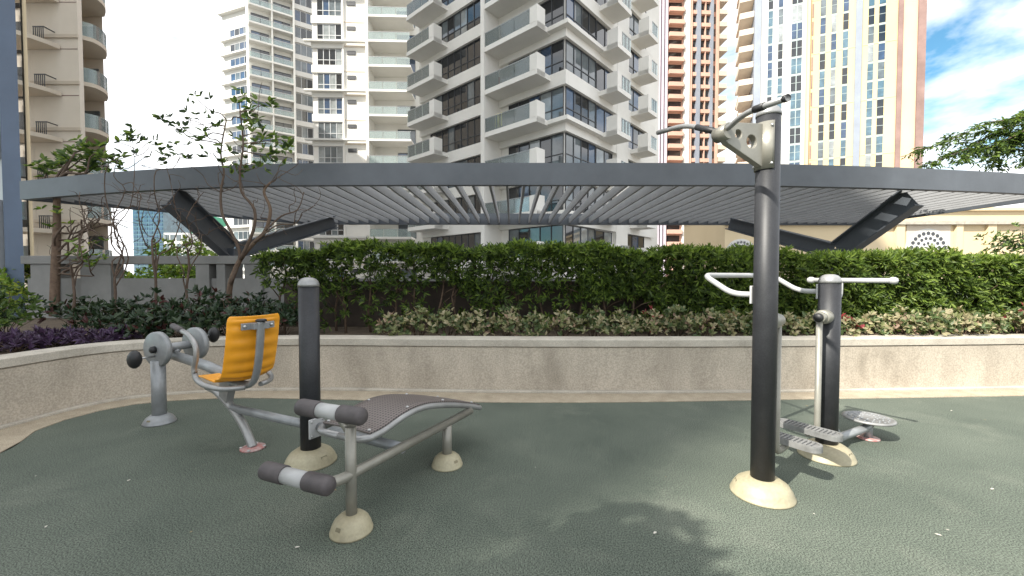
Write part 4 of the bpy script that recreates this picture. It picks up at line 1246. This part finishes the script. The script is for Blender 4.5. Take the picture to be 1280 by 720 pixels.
# dark glossy shrubs under the bare trees
for k, (px, d, h, r) in enumerate(((120, 5.9, .42, .30), (160, 5.8, .45, .32), (195, 6.0, .55, .32), (225, 5.8, .5, .34), (255, 6.1, .58, .36), (285, 5.9, .5, .34), (312, 6.15, .52, .36), (335, 6.0, .45, .3), (95, 6.6, .5, .35), (240, 5.65, .34, .28), (300, 5.68, .36, .28), (180, 5.6, .3, .26), (352, 5.75, .4, .24))):
    shrub('dark_shrub', (sx(px, d), d, .57), r, h * 1.25, 62, 6, .10, .42, DG, [.55, .36, .09],
          'dark glossy leafy shrub in the planter beneath the bare trees', 'shrub', 'dark shrubs beneath the bare trees')
for k, (px, d) in enumerate(((8, 5.1), (28, 5.0), (48, 5.05), (66, 5.2), (15, 4.75), (-10, 4.8), (90, 5.35), (110, 5.25), (135, 5.35), (150, 5.5), (38, 5.35), (60, 5.5), (-25, 5.2))):
    shrub('purple_plant', (sx(px, d), d, .57), .20, .17, 34, 6, .085, .34, PG, [.45, .35, .20],
          'low purple leafy plant growing behind the curved end of the coping', 'plant', 'purple plants behind the curved coping')
shrub('green_shrub', (sx(5, 6.2), 6.2, .57), .42, .75, 120, 7, .085, .4, TG, [.5, .3, .2], 'rounded green shrub beside the dark blue pier', 'shrub', None)
shrub('green_shrub', (sx(-30, 5.7), 5.7, .57), .40, .60, 100, 7, .085, .4, TG, [.5, .3, .2], 'green shrub spilling over the purple plants', 'shrub', None)
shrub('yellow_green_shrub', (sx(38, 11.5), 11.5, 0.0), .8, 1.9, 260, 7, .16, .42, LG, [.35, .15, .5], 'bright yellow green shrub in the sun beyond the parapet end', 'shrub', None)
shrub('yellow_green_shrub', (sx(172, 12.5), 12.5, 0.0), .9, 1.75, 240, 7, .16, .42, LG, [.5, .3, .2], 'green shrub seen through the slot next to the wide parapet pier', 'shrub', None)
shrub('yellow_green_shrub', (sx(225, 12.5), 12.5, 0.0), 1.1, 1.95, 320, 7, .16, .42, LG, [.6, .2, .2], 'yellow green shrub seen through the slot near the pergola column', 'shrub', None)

# -- trees
def wig(a, b, n, amp):
    a, b = Vector(a), Vector(b); L_ = (b - a).length
    out = [a]
    off = Vector((0, 0, 0))
    for i in range(1, n):
        off = off * .6 + Vector((rnd(-1, 1), rnd(-1, 1), rnd(-1, 1))) * amp * L_ * .5
        out.append(a.lerp(b, i / n) + off * math.sin(math.pi * i / n))
    out.append(b)
    return catmull(out, 3)
def taper(n, a, b): return [a + (b - a) * i / (n - 1) for i in range(n)]
def rosette_leaves(tips, t_, mats, w, L0, nl, wr=.5, per=3, scat=.10, name='crown'):
    C, Ax = [], []
    for p, d in tips:
        for q in range(per):
            C.append(p + Vector((rnd(-1, 1), rnd(-1, 1), rnd(-.7, .7))) * scat); Ax.append(d + Vector((rnd(-.5, .5), rnd(-.5, .5), rnd(-.3, .5))))
    Pp, A, Nr, Ls = whorls(np.array([tuple(c) for c in C]), np.array([tuple(a) for a in Ax]), nl, L0, 1.6)
    leaves(name, Pp, A, Nr, Ls, Ls * wr, mats, nrg.choice(len(mats), len(Pp), p=w), t_, fold=.2, curl=.3)

# slender tree rising beside the pergola's left tip
D_ = 8.42
t1 = thing('slender_tree', tuple(P(68, 392, D_)), 'slender brown tree rising past the left tip of the pergola', 'tree')
tr = [P(68, 395, D_), P(69, 340, D_), P(71, 290, D_), P(71, 250, D_), P(72, 228, D_ + .1)]
part('trunk', MB().tube(catmull(tr, 4), taper(17, .085, .045), 9), M['bark'], t1, fixn=False)
tips = []
for tx, ty in ((58, 212), (85, 200), (105, 195), (125, 190), (118, 205), (98, 210), (72, 205), (136, 208), (70, 215), (110, 186)):
    e = P(tx, ty, D_ + rnd(.1, .6))
    pth = wig(tr[-1] if ty < 214 else tr[-2], e, 4, .3)
    part('branch', MB().tube(pth, taper(len(pth), .028, .010), 6), M['twig'], t1, fixn=False)
    tips.append((e, Vector((rnd(-.3, .3), -.2, .8))))
for tx, ty, sy in ((95, 300, 330), (120, 270, 310), (140, 290, 320), (110, 320, 345), (150, 262, 300), (130, 310, 335), (160, 285, 318), (100, 265, 290)):
    s_ = P(70, sy, D_); e = P(tx, ty, D_ - rnd(.2, .7))
    pth = wig(s_, e, 5, .35)
    part('branch', MB().tube(pth, taper(len(pth), .022, .007), 6), M['twig'], t1, fixn=False)
    for q in (.5, .8):
        p0 = pth[int(q * (len(pth) - 1))]
        e2 = p0 + Vector((rnd(-.35, .35), rnd(-.3, .2), rnd(0, .5)))
        p2 = wig(p0, e2, 3, .3)
        part('twig', MB().tube(p2, taper(len(p2), .009, .004), 5), M['twig'], t1, fixn=False)
rosette_leaves(tips, t1, TG, [.40, .15, .45], .14, 8, per=8, scat=.20)
low = [(P(a, b, D_ - .3), Vector((0, -.3, .8))) for a, b in ((90, 310), (115, 322), (75, 285), (118, 300), (92, 322), (105, 328), (128, 325), (60, 262))]
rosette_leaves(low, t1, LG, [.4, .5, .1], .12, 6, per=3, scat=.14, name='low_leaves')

# twisting half-bare tree in front of the pergola brace
D2_ = 6.7
t2 = thing('half_bare_tree', tuple(P(286, 382, D2_)), 'half bare tree with twisting stems in front of the pergola brace', 'tree')
stems = [[(286, 384), (288, 355), (300, 325), (318, 303), (332, 288), (338, 262), (330, 240), (338, 228)],
         [(288, 355), (300, 320), (290, 292), (278, 268), (276, 240), (280, 215), (276, 190), (283, 150)],
         [(300, 325), (316, 290), (318, 262), (302, 240), (300, 214), (304, 180), (300, 140)],
         [(332, 288), (352, 270), (372, 262), (380, 240)],
         [(318, 303), (345, 282), (368, 280), (378, 268)]]
nodes = []
for k, sl in enumerate(stems):
    pts = catmull([P(a, b, D2_ - .12 * k + .05 * j * (1 if k % 2 else -1)) for j, (a, b) in enumerate(sl)], 4)
    r0 = (.045, .028, .026, .016, .014)[k]
    part('trunk' if k == 0 else 'branch', MB().tube(pts, taper(len(pts), r0, r0 * .35), 8), M['bark'] if k == 0 else M['twig'], t2, fixn=False)
    nodes += pts[len(pts) // 3:]
tips2 = []
for tx, ty in ((246, 124), (236, 150), (218, 158), (252, 168), (270, 150), (300, 126), (328, 132), (302, 182), (322, 166), (338, 180), (354, 180), (296, 206), (318, 206), (228, 160), (312, 150), (345, 196), (262, 192)):
    e = P(tx, ty, D2_ + rnd(-.5, .3))
    nb = min([n_ for n_ in nodes if n_.z < e.z + .02] or nodes, key=lambda n_: (n_ - e).length)
    pth = wig(nb, e, 4, .22)
    part('twig', MB().tube(pth, taper(len(pth), .011, .005), 5), M['twig'], t2, fixn=False)
    tips2.append((e, Vector((rnd(-.5, .5), rnd(-.6, .1), rnd(.2, .8)))))
for i in range(34):
    p0 = nodes[rng.randrange(len(nodes))]
    e = p0 + Vector((rnd(-.55, .55), rnd(-.3, .3), rnd(-.05, .55)))
    pth = wig(p0, e, 4, .4)
    part('twig', MB().tube(pth, taper(len(pth), .007, .003), 4), M['twig'], t2, fixn=False)
rosette_leaves(tips2[:5] + tips2[13:14], t2, TG, [.35, .5, .15], .10, 4, per=6, scat=.17)
rosette_leaves(tips2[5:13] + tips2[14:], t2, TG, [.5, .15, .35], .115, 4, per=7, scat=.18, name='crown')
# bare saplings between them
for k, (lab, base, ends) in enumerate((
        ('bare forked sapling with pale bark next to the slender tree', (94, 412), ((90, 335), (112, 262), (125, 300), (100, 240))),
        ('bare thin sapling with upright whips and a few leaves in the planter', (152, 398), ((148, 330), (165, 170), (185, 178), (130, 255), (172, 240), (150, 192))),
        ('bare sapling with crooked twigs standing before the parapet slot', (198, 392), ((190, 300), (215, 250), (180, 262), (205, 196), (226, 192), (165, 228))),
        ('bare leaning sapling beneath the pergola brace', (238, 395), ((234, 310), (245, 265), (222, 270), (255, 240), (262, 285))))):
    d = 6.3 + .12 * k
    tt = thing('bare_sapling', tuple(P(base[0], base[1], d)), lab, 'sapling')
    b = P(base[0], base[1], d); b.z = .55
    f = P(ends[0][0], ends[0][1], d)
    pth = wig(b, f, 4, .16)
    part('trunk', MB().tube(pth, taper(len(pth), .024, .014), 7), M['twig'], tt, fixn=False)
    tp = []
    for e in ends[1:]:
        e3 = P(e[0], e[1], d + rnd(-.4, .4))
        p0 = pth[rng.randrange(len(pth) // 2, len(pth))]
        q_ = wig(p0, e3, 6, .26)
        part('branch', MB().tube(q_, taper(len(q_), .011, .004), 5), M['twig'], tt, fixn=False)
        if e[1] < 200: tp.append((e3, Vector((rnd(-.5, .5), -.3, .6))))
        for s_ in (.35, .55, .75, .9):
            a = q_[int(s_ * (len(q_) - 1))]
            w2 = wig(a, a + Vector((rnd(-.4, .4), rnd(-.3, .3), rnd(-.08, .4))), 4, .4)
            part('twig', MB().tube(w2, taper(len(w2), .006, .0028), 4), M['twig'], tt, fixn=False)
    if tp: rosette_leaves(tp, tt, TG, [.3, .55, .15], .11, 4, per=7, scat=.2)

# feathery tree reaching in over the right end of the pergola
t3 = thing('feathery_tree', (13.4, 10.2, -.05), 'feathery leaved tree reaching over the right end of the pergola', 'tree')
tk = catmull([(13.4, 10.2, -.05), (13.3, 10.15, 2.2), (13.0, 10.0, 4.2), (12.9, 9.9, 5.6)], 4)
part('trunk', MB().tube(tk, taper(len(tk), .16, .07), 10), M['bark'], t3, fixn=False)
C, Ax, Nn_ = [], [], []
for (a, b, d) in ((1152, 187, 9.9), (1160, 205, 9.7), (1190, 172, 10.1), (1205, 200, 9.6), (1228, 165, 9.9), (1245, 190, 9.8), (1258, 150, 10.2), (1275, 168, 9.7), (1285, 200, 9.8), (1290, 140, 10.3), (1195, 190, 10.4), (1240, 205, 10.2)):
    e = P(a, b, d)
    s_ = tk[rng.randrange(8, len(tk))]
    pth = wig(s_, e, 5, .10)
    part('branch', MB().tube(pth, taper(len(pth), .022, .005), 6), M['twig'], t3, fixn=False)
    n = len(pth)
    for i in range(n // 4, n):
        for q in range(6 if i < n - 3 else 9):
            p0 = pth[i]
            ax = ((pth[i] - pth[i - 1]).normalized() * rnd(.2, 1) + Vector((rnd(-1, 1), rnd(-1, 1), rnd(-.35, .35)))).normalized()
            Lx = rnd(.12, .34)
            for s2_ in range(6):
                pp_ = p0 + ax * (Lx * (s2_ + 1) / 6) - Vector((0, 0, .12 * (Lx * (s2_ + 1) / 6) ** 2 * 6))
                C.append(tuple(pp_)); Ax.append(tuple(ax * .6 + Vector((rnd(-1, 1), rnd(-1, 1), rnd(-.4, .1)))))
C, Ax = np.array(C), np.array(Ax)
leaves('crown', C, Ax, np.tile([0, 0, 1.0], (len(C), 1)) + nrg.normal(scale=.3, size=C.shape), .105, .042, TG, nrg.choice(3, len(C), p=[.45, .2, .35]), t3)

def leafy_tree(name, base, H, R, label, mats, wts, nb=16, L0=.16, nl=7, zc=.62, squash=.8, per=14):
    t_ = thing(name, base, label, 'tree')
    b = Vector(base)
    tk = catmull([b, b + Vector((rnd(-.1, .1), rnd(-.1, .1), H * .25)), b + Vector((rnd(-.2, .2), rnd(-.2, .2), H * .5)), b + Vector((rnd(-.2, .2), 0, H * .75))], 3)
    part('trunk', MB().tube(tk, taper(len(tk), H * .028, H * .012), 8), M['bark'], t_, fixn=False)
    tips = []
    for i in range(nb):
        dv = Vector((rnd(-1, 1), rnd(-1, 1), rnd(-.8, 1)))
        dv = dv.normalized() * rnd(.55, 1)
        e = b + Vector((dv.x * R, dv.y * R, H * zc + dv.z * R * squash))
        pth = wig(tk[rng.randrange(4, len(tk))], e, 4, .2)
        part('branch', MB().tube(pth, taper(len(pth), H * .008, H * .002), 5), M['twig'], t_, fixn=False)
        for s_ in (.6, .8, 1.0): tips.append((pth[int(s_ * (len(pth) - 1))], Vector((dv.x, dv.y, .6))))
    rosette_leaves(tips, t_, mats, wts, L0, nl, per=per, scat=R * .26)
    return t_
leafy_tree('garden_tree', (20.4, 16, -.05), 4.5, 1.7, 'loose small leaved tree beyond the right of the hedge', TG, [.4, .35, .25], nb=22, L0=.13, per=9, zc=.68, squash=.5)
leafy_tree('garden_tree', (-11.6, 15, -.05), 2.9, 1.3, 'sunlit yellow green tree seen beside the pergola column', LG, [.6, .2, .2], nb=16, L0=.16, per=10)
# the tree behind the camera whose leaf shadow falls on the rubber floor
g0 = G(940, 718)
H0 = 4.0
c0_ = g0 - Vector((LIGHT_H.x, LIGHT_H.y, 0)) * (H0 / math.tan(SUN_EL))
leafy_tree('shade_tree', (c0_.x - .75, c0_.y - .3, 0.0), 4.9, .72, 'small leafy shade tree standing behind the camera', TG, [.5, .3, .2], nb=30, L0=.15, per=16, zc=.80, squash=.7)

# -- fallen leaves and bits on the rubber floor
n = 26
C = np.stack([nrg.uniform(-3.6, 6, n), nrg.uniform(1.6, 4.6, n), np.full(n, .006)], 1)
a = nrg.uniform(0, 6.28, n)
A = np.stack([np.cos(a), np.sin(a), np.zeros(n)], 1)
ls = nrg.uniform(.010, .034, n)
fb = [mat('dry_leaf', (.30, .22, .11), .8), mat('pale_bit', (.55, .52, .45), .8)]
o = leaves('leaf_litter', C, A, np.tile([0, 0, 1.0], (n, 1)), ls, ls * .5, fb, nrg.choice(2, n), None, curl=.02, fold=.15)
tag(o, 'scattered dry leaves and pale bits lying on the rubber floor', 'leaf litter', kind='stuff')
